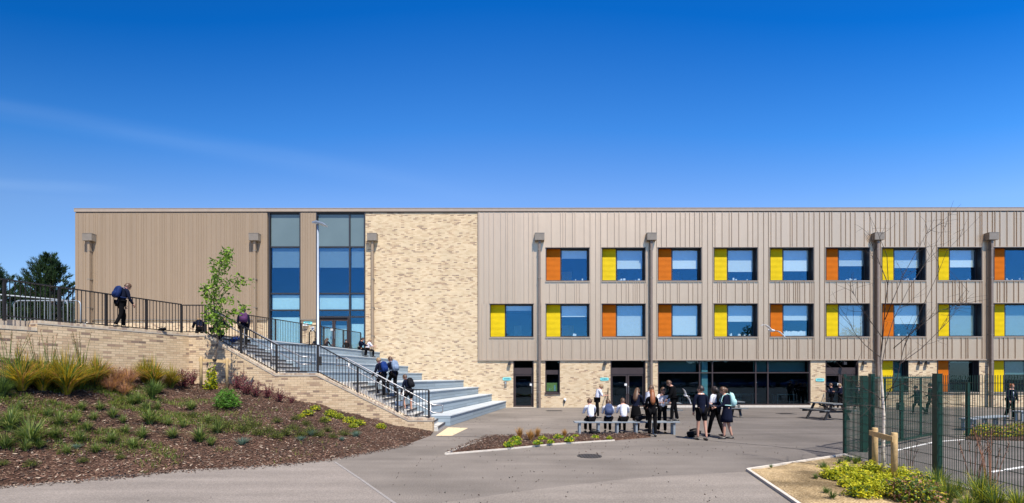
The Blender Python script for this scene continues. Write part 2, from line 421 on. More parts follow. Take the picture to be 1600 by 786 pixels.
def append(mb, o, mi=0):
    b = len(mb.v); mb.v += o.v; mb.f += [tuple(i+b for i in f) for f in o.f]; mb.m += [mi]*len(o.f); mb.uv += o.uv

def rotx(a): return Matrix.Rotation(a, 3, 'X')
def person(label, loc, face, H=1.55, lean=4, hips=(6,-6), knees=(4,10), arms=(8,-4), elbows=(20,20), spread=9, neck=0, sit=None,
           top='navy', bottom='black', legs='trousers', hair='short', hairm='h_brown', skin='skin', inner=None, pack=None, cat='person', group=None, packlabel=None, collar=True, turn=0):
    """face: heading in degrees, 0 looks away from the camera (+Y), 90 looks to +X. sit: height of the pelvis above loc."""
    e = empty('person', loc, -R(face), label, cat, group)
    WL[e.name] = Vector((0,0,0))
    k = H/1.6
    Ls, Lt = .40*k, .42*k
    def leg(side, a, b):
        hip = Vector((side*.085*k, 0, 0))
        kn = hip + Vector((side*.01*k, math.sin(R(a)), -math.cos(R(a))))*Lt
        an = kn + Vector((0, math.sin(R(a-b)), -math.cos(R(a-b))))*Ls
        return hip, kn, an
    lg = [leg(-1, hips[0], knees[0]), leg(1, hips[1], knees[1])]
    footz = min(l[2].z for l in lg) - .075*k
    pz = -footz if sit is None else sit
    pel = Vector((0, 0, pz))
    T = rotx(-R(lean))
    def tp(x, y, z): return pel + T @ Vector((x*k, y*k, z*k))
    waist, chest, nb = tp(0,0,.16), tp(0,.0,.36), tp(0,-.005,.50)
    shl = [tp(-.165,0,.445), tp(.165,0,.445)]
    TN = T @ rotx(-R(neck)) @ Matrix.Rotation(-R(turn), 3, 'Z')
    headc = nb + (T @ rotx(-R(neck))) @ Vector((0, .012*k, .155*k))
    arm = []
    for s_, a, eb, S in ((-1, arms[0], elbows[0], shl[0]), (1, arms[1], elbows[1], shl[1])):
        d = Vector((s_*math.sin(R(spread)), math.sin(R(a)), -math.cos(R(a)))).normalized()
        el = S + d*.27*k
        d2 = Vector((-s_*math.sin(R(spread*.4 + eb*.12)), math.sin(R(a+eb)), -math.cos(R(a+eb)))).normalized()
        wr = el + d2*.235*k
        arm.append((el, wr, d2))
    l2 = [tuple(pel + q for q in l) for l in lg]
    V = [pel, waist, chest, nb, nb + (headc-nb)*.55] + [shl[0], arm[0][0], arm[0][1], shl[1], arm[1][0], arm[1][1]] + [l2[0][0], l2[0][1], l2[0][2], l2[1][0], l2[1][1], l2[1][2]]
    E = [(0,1),(1,2),(2,3),(3,4),(3,5),(5,6),(6,7),(3,8),(8,9),(9,10),(0,11),(11,12),(12,13),(0,14),(14,15),(15,16)]
    rr = [.115,.10,.115,.06,.045, .05,.037,.026, .05,.037,.026, .082,.052,.034, .082,.052,.034]
    body = skin_mesh(V, E, [r*k for r in rr], 0, 1)
    # head: skull, jaw, nose, ears, eyes
    hm = MB(); hr = .098*k
    hm.sphere((0,0,0), (hr*.80, hr*.95, hr*1.15), 14, 10)
    hv = []
    for x, y, z in hm.v:
        if z < 0: x *= 1 - .30*(-z/hr)*.8; y = y*(1-.12*(-z/hr)) + .012*k*(-z/hr)
        hv.append((x, y, z))
    hm.v = hv
    hm.tube([(0,hr*.86,hr*.12),(0,hr*1.07,-hr*.16),(0,hr*.92,-hr*.30)], [.006*k,.014*k,.010*k], 6)
    hm.tube([(-.022*k,hr*.86,-hr*.52),(0,hr*.92,-hr*.53),(.022*k,hr*.86,-hr*.52)], [.004*k,.007*k,.004*k], 5)
    for s_ in (-1,1): hm.sphere((s_*hr*.80, -hr*.05, -hr*.05), (.010*k,.020*k,.030*k), 6, 5)
    for i in range(len(hm.v)): hm.v[i] = tuple(headc + TN @ Vector(hm.v[i]))
    append(body, hm)
    # hands: palm and five fingers each
    for (el, wr, d2), s_ in zip(arm, (-1,1)):
        side = d2.cross(Vector((0,0,1))); side = side.normalized() if side.length > .1 else Vector((1,0,0))
        nrm = side.cross(d2).normalized()
        side, nrm = nrm, -side*s_       # thumb side forward
        hb = MB()
        hb.tube([wr-d2*.02*k, wr+d2*.03*k, wr+d2*.085*k], [(.024*k,.018*k),(.036*k,.015*k),(.034*k,.012*k)], 8)
        for j, (o, L) in enumerate(((-.027,.055),(-.009,.066),(.009,.072),(.027,.063))):
            p0 = wr + d2*.078*k + side*o*k; c1 = (d2 + nrm*.35).normalized(); c2 = (d2 + nrm*1.1).normalized()
            hb.tube([p0, p0+c1*L*.5*k, p0+c1*L*.5*k+c2*L*.5*k], [.0085*k,.008*k,.006*k], 5)
        p0 = wr + d2*.02*k + side*.03*k
        hb.tube([p0, p0+(d2*.6+side*.8).normalized()*.035*k, p0+(d2*.9+side*.6+nrm*.3).normalized()*.065*k], [.011*k,.010*k,.007*k], 5)
        append(body, hb)
    bo = body.build('body', M[skin], e, True)
    for s_ in (-1,1):
        em = MB(); em.sphere(tuple(headc + TN @ Vector((s_*hr*.33, hr*.80, hr*.08))), .011*k, 6, 5)
        em.build('eye', M['eye'], e, True)
    # upper garment
    r_up = [.138,.128,.142,.072, .064,.052,.040, .064,.052,.040]
    blazer = top in ('navy','black')
    hem = pel + (T @ Vector((0,0,-.10*k)) if sit is None else Vector((0,0,.0)))
    short = top in ('shirt',) 
    Vt = [pel + T @ Vector((0,0,.02*k)), waist, chest, nb - (nb-chest)*.12, shl[0], arm[0][0], arm[0][1], shl[1], arm[1][0], arm[1][1]]
    Et = [(0,1),(1,2),(2,3),(3,4),(4,5),(5,6),(3,7),(7,8),(8,9)]
    if short:
        Vt[6] = arm[0][0]*.92 + arm[0][1]*.08; Vt[9] = arm[1][0]*.92 + arm[1][1]*.08
        r_up[6] = r_up[9] = .052
    if blazer and sit is None:
        Vt.append(hem); Et.append((10,0)); r_up.append(.152)
    g = skin_mesh(Vt, Et, [r*k for r in r_up], 2, 1)
    g.build('blazer' if blazer else 'shirt', M[top], e, True)
    # collar ring
    cm = MB(); nb2 = nb + T @ Vector((0,.004,.0))*k
    cm.tube([nb2 + T@Vector((0,0,-.012*k)), nb2 + T@Vector((0,.004*k,.028*k))], [.066*k,.055*k], 10)
    cm.build('collar', M['shirt'], e, True)
    if inner:
        fm = MB()
        fm.tube([nb + T@Vector((0,.06,-.02))*k, chest + T@Vector((0,.125,.0))*k, waist + T@Vector((0,.118,.0))*k], [(.035*k,.02*k),(.045*k,.022*k),(.02*k,.02*k)], 8)
        fm.build('shirt_front', M['shirt'], e, True)
        tm = MB(); tm.tube([nb + T@Vector((0,.080,-.03))*k, chest + T@Vector((0,.150,.0))*k, waist + T@Vector((0,.142,.04))*k], [(.012*k,.006*k),(.018*k,.006*k),(.022*k,.004*k)], 6)
        tm.build('tie', M['navy'], e, True)
    if top == 'vestshirt': pass
    # lower garment
    bw = [.128,.092,.066,.050]
    if legs == 'trousers' or legs == 'shorts':
        cut = 1.0 if legs == 'trousers' else 0
        Vb = [pel + Vector((0,0,.03*k))] ; Eb = []; rb = [.125]
        for (hp, kn, an) in l2:
            i = len(Vb)
            if legs == 'trousers':
                Vb += [hp, kn, an]; Eb += [(0,i),(i,i+1),(i+1,i+2)]; rb += [.098,.070,.056]
            else:
                Vb += [hp, hp + (kn-hp)*.80]; Eb += [(0,i),(i,i+1)]; rb += [.105,.088]
        g = skin_mesh(Vb, Eb, [r*k for r in rb], 0, 1)
        g.build(legs, M[bottom], e, True)
    elif legs == 'skirt':
        mid = (l2[0][1] + l2[1][1])/2; top_ = pel + Vector((0,0,.09*k))
        d = mid - pel
        sm = MB(); n = 18
        rings = []
        for q, (tt, rx, ry) in enumerate(((0,.135,.12),(.3,.165,.15),(.62,.19,.175),(.88,.205,.185),(.885,.19,.17),(.5,.15,.14))):
            c = top_ + (mid - top_)*tt
            rings.append([c + Vector((math.cos(2*math.pi*j/n)*rx*(1+.05*math.cos(6*math.pi*j/n*2)), math.sin(2*math.pi*j/n)*ry*(1+.05*math.cos(j*2.2)), 0))*1 if False else
                          c + Vector((math.cos(2*math.pi*j/n)*rx*k*(1+(.05*tt)*(-1)**j), math.sin(2*math.pi*j/n)*ry*k*(1+(.05*tt)*(-1)**j), 0)) for j in range(n)])
        for a_, b_ in zip(rings, rings[1:]):
            for j in range(n): sm.face([a_[j], a_[(j+1)%n], b_[(j+1)%n], b_[j]])
        sm.build('skirt', M[bottom], e, True, True)
    if legs == 'skirt' and skin != 'bare':
        Vb=[]; Eb=[]; rb=[]
        for si,(hp, kn, an) in enumerate(l2):
            g = skin_mesh([hp+(kn-hp)*.5, kn, kn+(an-kn)*.35, an], [(0,1),(1,2),(2,3)], [.066*k,.054*k,.052*k,.036*k], 0, 1)
            g.build('tights' if inner != 'bare' else 'sock', M['tights'] if bottom != 'navy' else M['skin'], e, True)
    # shoes
    for si, (hp, kn, an) in enumerate(l2):
        a = hips[si]-knees[si]
        tilt = max(-30, min(35, a*.35)) if sit is None else 0
        sh = MB(); Rm = rotx(R(-tilt))
        base = an + Vector((0,0,-.04*k))
        sh.tube([Vector((0,-.055*k,-.005)), Vector((0,-.03*k,-.004)), Vector((0,.05*k,-.010)), Vector((0,.13*k,-.017)), Vector((0,.175*k,-.02))],
                [(.025*k,.026*k),(.038*k,.036*k),(.040*k,.034*k),(.046*k,.026*k),(.022*k,.015*k)], 10)
        sh.v = [tuple(base + (Rm @ Vector(p))) for p in sh.v]
        sh.build('shoe', M['shoe'], e, True)
    # hair
    hb = MB()
    def hp_(v): return tuple(headc + TN @ Vector(v))
    n, m_ = 14, 8
    ring = []
    for i in range(m_+1):
        th = (math.pi*.64)*i/m_
        for j in range(n):
            ph = 2*math.pi*j/n
            cut = 1.0
            fr = math.sin(ph)      # +1 = face side
            th2 = th*(1 - .38*max(0, fr)) if hair != 'long' else th*(1-.35*max(0, fr))
            w = 1 + .06*mn.noise(Vector((i*1.3, j*1.7, H*9)))
            ring.append((hr*.90*math.sin(th2)*math.cos(ph)*w, (hr*1.05*math.sin(th2)*math.sin(ph) - .010*k)*w, (hr*1.24*math.cos(th2)+.004)*w))
    hb.v = [hp_(v) for v in ring]
    for i in range(m_):
        for j in range(n):
            j2 = (j+1)%n
            hb.f.append((i*n+j, (i+1)*n+j, (i+1)*n+j2, i*n+j2)); hb.m.append(0); hb.uv.append([(0,0)]*4)
    if hair == 'long':
        hb.tube([hp_((0,-hr*.55,hr*.5)), hp_((0,-hr*.98,-hr*.3)), tuple(nb + T@Vector((0,-.10,-.02))*k), tuple(nb + T@Vector((0,-.155,-.17))*k), tuple(nb + T@Vector((.01,-.15,-.27))*k)],
                [(hr*.62,hr*.4),(hr*.80,hr*.42),(.095*k,.045*k),(.085*k,.035*k),(.03*k,.015*k)], 10)
    elif hair == 'pony':
        hb.tube([hp_((0,-hr*.95,hr*.35)), hp_((0,-hr*1.35,hr*.05)), hp_((0,-hr*1.35,-hr*.9)), hp_((0,-hr*1.15,-hr*1.7))], [.02*k,.036*k,.034*k,.008*k], 8)
    elif hair == 'messy':
        hb.tube([hp_((0,-hr*.3,hr*.6)), hp_((0,-hr*.9,-hr*.2)), hp_((0,-hr*.8,-hr*1.2))], [hr*.7,hr*.75,hr*.35], 9)
    hb.build('hair', M[hairm], e, True)
    if pack:
        b = make_pack(pack, packlabel or 'backpack worn by a pupil', k)
        c = Matrix.Rotation(-R(face), 3, 'Z') @ (tp(0,-.115,.12))
        b.location = Vector(loc) + c
        b.rotation_euler = (Matrix.Rotation(-R(face), 3, 'Z') @ T).to_euler()
    return e

def make_pack(mat, label, k=1.0, name='backpack', loose=False):
    e = empty(name, (0,0,0), 0, label, 'backpack')
    b = MB()
    rings = [(.0,.10,.05),(.03,.145,.085),(.18,.155,.095),(.32,.145,.085),(.40,.11,.06),(.425,.04,.03)]
    n = 16
    rr = []
    for z, rx, ry in rings:
        r = []
        for j in range(n):
            t = 2*math.pi*j/n; cx, sy = math.cos(t), math.sin(t)
            p = .55
            r.append(Vector((math.copysign(abs(cx)**p, cx)*rx, -.075 + math.copysign(abs(sy)**p, sy)*ry*.85, z))*k)
        rr.append(r)
    b.face(rr[0][::-1])
    for a_, b_ in zip(rr, rr[1:]):
        for j in range(n): b.face([a_[j], a_[(j+1)%n], b_[(j+1)%n], b_[j]])
    b.face(rr[-1]); b.build('pack_body', M[mat], e, True, True)
    p = MB(); n = 12
    rr = []
    for z, rx, ry in ((.03,.06,.01),(.05,.11,.04),(.15,.115,.05),(.21,.10,.03),(.225,.05,.01)):
        rr.append([Vector((math.cos(2*math.pi*j/n)*rx, -.150 + math.sin(2*math.pi*j/n)*ry, z))*k for j in range(n)])
    for a_, b_ in zip(rr, rr[1:]):
        for j in range(n): p.face([a_[j], a_[(j+1)%n], b_[(j+1)%n], b_[j]])
    p.build('front_pocket', M[mat], e, True, True)
    for s in (-1,1):
        st = MB()
        if loose:
            st.tube([Vector((s*.07,-.0,.37))*k, Vector((s*.085,.03,.38))*k, Vector((s*.13,.045,.24))*k, Vector((s*.12,.03,.10))*k], .014*k, 6); st.build('strap', M[mat], e, True); continue
        st.tube([Vector((s*.07,-.01,.37))*k, Vector((s*.085,.05,.42))*k, Vector((s*.10,.20,.36))*k, Vector((s*.11,.27,.22))*k, Vector((s*.125,.22,.08))*k, Vector((s*.12,.0,.04))*k], (.024*k, .008*k) if False else .016*k, 6)
        st.build('strap', M[mat], e, True)
    h = MB(); h.tube([Vector((-.03,-.05,.41))*k, Vector((0,-.05,.45))*k, Vector((.03,-.05,.41))*k], .008*k, 5); h.build('handle', M[mat], e, True)
    return e

SIT = dict(hips=(84,80), knees=(86,84), arms=(35,40), elbows=(50,55), lean=14, neck=14)
WALK = dict(hips=(24,-16), knees=(18,24), arms=(-18,22), elbows=(18,30), lean=8)
UP = dict(hips=(38,2), knees=(52,6), arms=(14,-14), elbows=(35,20), lean=14, neck=16)
g_b = 'pupils around the long bench'
person('pupil in dark blazer and trousers walking along the top of the brick wall, stooped', (-12.37,15.27,3.55), 24, 1.46, hips=(22,-4), knees=(26,22), arms=(4,10), elbows=(18,24), lean=15, neck=24, hairm='h_brown', pack='bag_deep', packlabel='blue and red backpack on the back of the pupil walking along the wall')
person('pupil hunched at the wall corner left of the cherry tree, left one of two', (-11.18,17.36,3.56), -40, 1.4, lean=52, neck=20, hips=(75,75), knees=(120,120), arms=(50,50), elbows=(40,40), sit=.16, hairm='h_blond', hair='messy')
person('pupil hunched at the wall corner behind the cherry trunk, right one of two', (-10.72,17.38,3.53), 20, 1.4, lean=40, neck=18, hips=(80,75), knees=(115,120), arms=(50,50), elbows=(40,40), sit=.16, hairm='h_blond', hair='messy')
person('pupil with a purple backpack at the top of the stairs beside the cherry tree', (-10.36,18.65,3.14), -28, 1.48, hips=(20,-6), knees=(28,6), lean=6, neck=4, hairm='h_dark', skin='skin_d', pack='bag_purple', packlabel='dark purple backpack on the pupil at the top of the stairs')
person('pupil with a bright blue backpack climbing the lower stairs, leftmost of the three', (-4.95,18.45,1.18), -62, 1.52, **UP, hairm='h_blond', pack='bag_blue', packlabel='bright blue backpack on the leftmost pupil on the lower stairs')
person('pupil with a pale grey backpack climbing the lower stairs, middle one of the three', (-4.65,18.95,1.18), -52, 1.58, **UP, hairm='h_brown', pack='bag_grey', packlabel='pale grey backpack on the middle pupil on the lower stairs')
person('pupil in shorts with a black backpack at the foot of the stairs, carrying a bag', (-3.92,18.5,.62), -62, 1.45, hips=(36,0), knees=(48,4), arms=(10,20), elbows=(10,20), lean=20, neck=14, hairm='h_brown', legs='shorts', pack='bag_black', packlabel='black backpack on the lowest pupil on the stairs')
person('pupil in navy sitting on the top seating tier, left one of the pair', (-8.98,28.55,3.55), 95, 1.42, sit=.10, **SIT, hair='long', hairm='h_dark')
person('pupil in white shirt sitting on the top seating tier, right one of the pair', (-8.80,29.4,3.55), 60, 1.42, sit=.10, **SIT, top='shirt', hair='long', hairm='h_blond')
person('pupil with long brown hair sitting behind the top tier, right of the lamp post', (-10.80,28.0,3.55), 10, 1.35, sit=.08, **SIT, hair='long', hairm='h_brown')
person('pupil in black sitting behind the top tier in front of the glazed double door', (-9.92,29.0,3.55), -30, 1.35, sit=.08, **SIT, top='black', hairm='h_dark')
person('pupil sitting behind the top tier, hidden partly by the lamp post', (-11.35,28.0,3.55), 160, 1.35, sit=.08, **SIT, hairm='h_brown', skin='skin_d')
person('pupil in white shirt walking past the double door, looking down at the hands', (4.05,23.0,0), 84, 1.60, hips=(8,-8), knees=(6,8), arms=(14,22), elbows=(75,70), lean=12, neck=26, top='shirt', hairm='h_blond')
person('pupil in white shirt and black skirt sitting on the long bench, leftmost', (2.72,16.62,0), -8, 1.52, sit=.53, **SIT, top='shirt', hairm='h_brown', group=g_b)
person('pupil in white shirt with a navy backpack sitting on the long bench', (3.32,16.62,0), 6, 1.46, sit=.53, **SIT, top='shirt', hairm='h_brown', pack='bag_navy', packlabel='large navy patterned backpack on the second pupil on the bench', group=g_b)
person('pupil in white shirt and dark skirt sitting on the long bench, beside the black bag', (3.84,16.62,0), 4, 1.55, sit=.53, **SIT, top='shirt', hairm='h_brown', group=g_b)
person('pupil with long brown hair in navy blazer and skirt leaning at the bench', (4.35,16.98,0), 30, 1.56, hips=(10,2), knees=(8,6), lean=14, neck=12, hair='long', hairm='h_brown', bottom='black', legs='skirt', arms=(30,25), elbows=(40,40), group=g_b)
person('fair haired pupil in a white shirt standing in the middle of the bench group', (4.98,17.7,0), 70, 1.62, top='shirt', hairm='h_brown', lean=8, neck=18, arms=(20,25), elbows=(70,60), group=g_b)
person('pupil with long ginger hair in a dark blazer standing in front of the bench', (4.66,16.05,0), 8, 1.50, hair='long', hairm='h_ginger', top='black', arms=(14,20), elbows=(60,60), lean=4, neck=8, pack=None, group=g_b)
person('pupil in white shirt and tie facing the camera behind the bench, holding something', (5.28,17.0,0), 178, 1.56, top='shirt', hair='long', hairm='h_brown', inner=True, arms=(22,24), elbows=(72,70), neck=14, group=g_b)
person('pupil in black suit standing on the right end of the bench', (5.58,16.62,.45), -78, 1.40, top='black', hips=(14,-8), knees=(12,4), lean=12, neck=24, hairm='h_brown', arms=(14,20), elbows=(20,60), group=g_b)
person('pupil in navy blazer and black shorts seen from behind, right of the bench', (5.92,15.1,0), -6, 1.64, legs='shorts', hairm='h_dark', spread=12, arms=(4,2), elbows=(14,10), hips=(5,-7), knees=(2,6), turn=-40, group='pupils standing together right of the bench')
person('pupil in blue white shirt with a black backpack, middle of the standing three', (6.78,16.1,0), -40, 1.62, top='shirt', hair='messy', hairm='h_dark', hips=(16,-14), knees=(4,6), pack='bag_black', packlabel='black backpack on the middle one of the three standing pupils', skin='skin_d', group='pupils standing together right of the bench')
person('pupil with shaggy brown hair in navy blazer and skirt wearing a mint backpack', (6.86,15.4,0), -78, 1.62, legs='skirt', bottom='navy', hair='messy', hairm='h_brown', hips=(14,-8), knees=(12,6), lean=8, neck=12, pack='bag_mint', packlabel='large mint backpack with a hanging strap on the shaggy haired pupil', arms=(20,30), elbows=(50,60), group='pupils standing together right of the bench')
person('pupil in navy blazer by the far doorway with folded arms, left one of two', (19.45,29.4,0), -70, 1.5, inner=True, hairm='h_brown', arms=(20,20), elbows=(80,80), group='pupils by the far doorway')
person('pupil in navy blazer by the far doorway, standing close behind the left one', (19.85,29.2,0), -64, 1.5, hairm='h_blond', arms=(20,20), elbows=(80,80), hips=(14,-10), group='pupils by the far doorway')
person('pupil in blazer with white shirt and tie facing the camera, seen through the green fence', (20.75,29.0,0), -170, 1.55, inner=True, hairm='h_brown', arms=(20,20), elbows=(85,85), group='pupils by the far doorway')
person('pupil in navy walking away beyond the green gate, left one of the pair', (21.15,25.2,0), -50, 1.48, **WALK, hairm='h_dark', group='pupils walking beyond the gate')
person('taller pupil in black walking away beyond the green gate, right one of the pair', (21.75,25.0,0), -30, 1.62, **WALK, top='black', hairm='h_dark', group='pupils walking beyond the gate')
person('ginger haired pupil in navy blazer standing beyond the fence at the far right', (22.9,22.2,0), 176, 1.58, inner=True, hairm='h_ginger', arms=(6,6), elbows=(14,14), spread=16)

def floor_bag(label, loc, rz, mat='bag_black', s=1.0):
    b = make_pack(mat, label, s, 'school_bag', True); b['category'] = 'bag'
    b.location = loc; b.rotation_euler = (R(78), 0, rz); return b
floor_bag('black school bag lying on the tarmac right of the bench end', (5.75,15.95,.16), R(70), 'bag_black', 1.05)
floor_bag('black school bag lying under the left half of the bench', (2.95,16.25,.14), R(-80), 'bag_black', .8)
floor_bag('black school bag standing on the bench beside the girl with long hair', (4.22,16.55,.60), R(95), 'bag_black', .85)
floor_bag('blue school bag dropped on the top stair behind the railing', (-10.55,18.1,3.42), R(95), 'bag_blue', .8)
floor_bag('small dark bag left on the wall top right of the walking pupil', (-11.96,16.42,3.62), R(65), 'bag_black', .6)
# hand bag of the lowest pupil on the stairs
hbg = empty('sports_bag', (-4.28,18.25,.72), 0, 'grey holdall carried by the lowest pupil on the stairs', 'bag')
b = MB(); b.box(-4.44,-4.12,18.17,18.33,.76,1.06); b.build('bag_body', M['bag_grey'], hbg)
b = MB(); b.tube([(-4.38,18.25,1.06),(-4.34,18.25,1.18),(-4.22,18.25,1.18),(-4.18,18.25,1.06)], .01, 6); b.build('handle', M['bag_black'], hbg)

# =================================================================== GROUND
def sheet(name, poly, z, mat, parent=None):
    m = MB(); m.face([(p[0], p[1], z) for p in poly]); return m.build(name, mat, parent)
tag(sheet('ground', [(-400,-200),(400,-200),(400,600),(-400,600)], 0, M['tarmac']), kind='structure')
# lighter path on the left and in front
ed = [P(0,759.5), P(187,745), P(272,735), P(420,727), P(520,717), P(609,700), P(640,692)]
pl = [(p.x-.3, p.y+.3) for p in ed]
path = [(-16,3.0), (-1.6,3.0), tuple(P(612,784))[:2], tuple(P(523,722))[:2]] + [(p.x, p.y+.25) for p in ed[:4][::-1]] + [(-16, 9.1)]
tag(sheet('path', path, .006, M['path']), kind='structure')
fr = [(-1.55,3.0),(3.4,3.0),(4.0,5.1),(4.42,7.63)] + [(4.94,10.1)] + [tuple(P(x, y))[:2] for x, y in ((1110,741),(1040,744),(960,751),(880,760),(800,770),(740,779),(690,786))] + [(-1.2,6.6)]
tag(sheet('front_path', fr, .006, M['path2']), kind='structure')
def strip(name, pts, w, z0, z1, mat, label=None, cat=None, kind=None):
    m = MB()
    for a, b_ in zip(pts, pts[1:]):
        a = Vector((a[0], a[1])); b_ = Vector((b_[0], b_[1])); d = (b_-a); 
        n = Vector((-d.y, d.x)).normalized()*w/2
        m.prism([a+n*-1, b_+n*-1, b_+n, a+n], z0, z1)
    o = m.build(name, mat); tag(o, label, cat, None, kind); return o
strip('path_edging', [P(523,722), P(566,751), P(618,788)], .05, -.02, .012, M['pedge'], kind='structure')
strip('tarmac_line', [P(1107,689), P(1210,698), P(1330,712)], .035, -.02, .005, M['dark_line'], kind='structure')  # thin dark line running diagonally over the tarmac
strip('tarmac_line', [P(960,652.5), P(1100,652.5), P(1262,653)], .04, -.02, .005, M['dark_line'], kind='structure')  # joint across the yard
strip('tarmac_line', [P(683,682), P(760,682.6), P(905,681)], .05, -.02, .005, M['dark_line'], kind='structure')
strip('court_line', [P(1548,738.5), P(1640,724)], .08, -.02, .006, M['paint'], kind='structure')
strip('court_line', [P(1400,704.5), P(1462,691), P(1580,682)], .07, -.02, .006, M['paint'], kind='structure')
# tactile paving at the stair foot
tp_ = empty('tactile_paving', P(705,675), 0, None); tp_['kind'] = 'structure'
m = MB(); pts = [P(681,681), P(706,681), P(731,669), P(700,668)]
m.prism([(p.x, p.y) for p in pts], -.02, .01); m.build('paving_slab', M['tactile'], tp_)
m = MB()
for i in range(9):
    for j in range(16):
        u, v = (i+.5)/9, (j+.5)/16
        q = (pts[0]*(1-u)+pts[1]*u)*(1-v) + (pts[3]*(1-u)+pts[2]*u)*v
        m.sphere((q.x, q.y, .01), (.028,.028,.008), 6, 4)
m.build('blisters', M['tactile'], tp_)
# drains and manholes
def cover(name, px, py, w, d, label, round_=False):
    c = P(px, py); e = empty(name, c, 0, label, 'drain cover')
    m = MB()
    if round_:
        m.prism([(c.x+math.cos(t*.3927)*w/2, c.y+math.sin(t*.3927)*w/2) for t in range(16)], -.02, .012)
    else: m.box(c.x-w/2, c.x+w/2, c.y-d/2, c.y+d/2, -.02, .012)
    m.build('frame', M['iron'], e)
    m = MB()
    for i in range(7):
        x = c.x - w/2*.75 + i*w*.75/6
        m.box(x-.012, x+.012, c.y-d*.36, c.y+d*.36, .012, .022)
    m.build('grating', M['iron'], e)
cover('manhole_cover', 921, 713, .62, .62, 'round dark manhole cover in the tarmac in front of the mulch island', True)
cover('manhole_cover', 866, 642, .9, .6, 'dark manhole cover near the wall below the narrow window')
cover('manhole_cover', 1228, 647, .8, .6, 'dark manhole cover between the two picnic tables')
cover('drain_grate', 197, 743.5, .5, .2, 'small drain grate at the edge of the mulch bank')

# terrace plateau (upper level)
TZ = 3.55
def L8x(y): return -8.45 - .185*(30.8-y)
poly = [(-90,7.5),(-15.35,7.5),(-12.0,17.6),(-11.1,17.65),(-11.1,19.5),(L8x(19.5)-.01,19.5),(-8.46,30.8),(-8.46,31.5),(-27.8,31.5),(-27.8,60),(-90,60)]
m = MB(); m.prism(poly, -.3, TZ-.006); tag(m.build('terrace_paving', M['terr']), kind='structure')

# ----------------------------------------------------- retaining walls
WC = Vector((-11.5,17.2)); WD = Vector((-.3365,-.9417)); WNI = Vector((-.9417,.3365))
def wall_left():
    e = empty('brick_retaining_wall', (-12.4,15,0), 0, 'buff brick retaining wall behind the tall grasses, running toward the camera at the left', 'wall')
    zt = 3.44
    def seg(t0, t1, zt, nm='brickwork'):
        a, b_ = WC + WD*t0, WC + WD*t1
        m = MB()
        f = [(a.x,a.y),(b_.x,b_.y)]; n = WNI*.42
        def wallface(p, q, u0, u1, z0, z1): m.face([(p[0],p[1],z0),(q[0],q[1],z0),(q[0],q[1],z1),(p[0],p[1],z1)], [(u0,z0),(u1,z0),(u1,z1),(u0,z1)])
        wallface(b_, a, -t1, -t0, -.2, zt); wallface(a+n, b_+n, t0, t1, -.2, zt)
        wallface(b_+n, b_, 0, .42, -.2, zt); wallface(a, a+n, 0, .42, -.2, zt)
        m.face([(a.x,a.y,zt),(b_.x,b_.y,zt),(b_.x+n.x,b_.y+n.y,zt),(a.x+n.x,a.y+n.y,zt)])
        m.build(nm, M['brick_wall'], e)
        m = MB(); o = -WNI*.012; n2 = WNI*.445
        a2, b2 = a+o, b_+o
        m.prism([b2, a2, a2+n2, b2+n2], zt+.002, zt+.105); m.build('coping', M['coping'], e)
    seg(.0, 4.28, zt); seg(4.282, 8.5, zt-.20)
    return e
wall_left()
PROF = [(-11.5,3.44),(-10.97,3.44),(-8.43,2.02),(-6.95,2.02),(-3.68,.40),(-2.84,.40)]
def wall_stair():
    e = empty('brick_retaining_wall', (-7,17.2,0), 0, 'buff brick stair wall with a sloped coping descending to the right under the railing', 'wall')
    y0, y1 = 17.2, 17.62
    m = MB()
    for (x0,z0),(x1,z1) in zip(PROF, PROF[1:]):
        for y, s in ((y0,1),(y1,-1)):
            q = [(x0,y,-.2),(x1,y,-.2),(x1,y,z1),(x0,y,z0)]; u = [(x0,-.2),(x1,-.2),(x1,z1),(x0,z0)]
            m.face(q if s>0 else q[::-1], u if s>0 else u[::-1])
        m.face([(x0,y0,z0),(x1,y0,z1),(x1,y1,z1),(x0,y1,z0)])
    m.face([(-2.84,y0,-.2),(-2.84,y1,-.2),(-2.84,y1,.40),(-2.84,y0,.40)], [(0,-.2),(.42,-.2),(.42,.4),(0,.4)])
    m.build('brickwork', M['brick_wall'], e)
    m = MB(); c = .105
    acc = 0
    for (x0,z0),(x1,z1) in zip(PROF, PROF[1:]):
        L = math.hypot(x1-x0, z1-z0)
        ya, yb = y0-.014, y1+.014
        if x1 == -2.84: x1 = -2.825
        A0,A1,B0,B1 = (x0,ya,z0+.002),(x1,ya,z1+.002),(x0,ya,z0+c),(x1,ya,z1+c)
        m.face([A0,A1,B1,B0], [(acc,0),(acc+L,0),(acc+L,.1),(acc,.1)])
        m.face([B0,B1,(x1,yb,z1+c),(x0,yb,z0+c)], [(acc,0),(acc+L,0),(acc+L,.2),(acc,.2)])
        m.face([(x1,yb,z1),(x0,yb,z0),(x0,yb,z0+c),(x1,yb,z1+c)])
        acc += L
    m.face([(-2.825,y0-.014,.402),(-2.825,y1+.014,.402),(-2.825,y1+.014,.505),(-2.825,y0-.014,.505)], [(0,0),(.4,0),(.4,.1),(0,.1)])
    m.build('coping', M['coping'], e)
wall_stair()

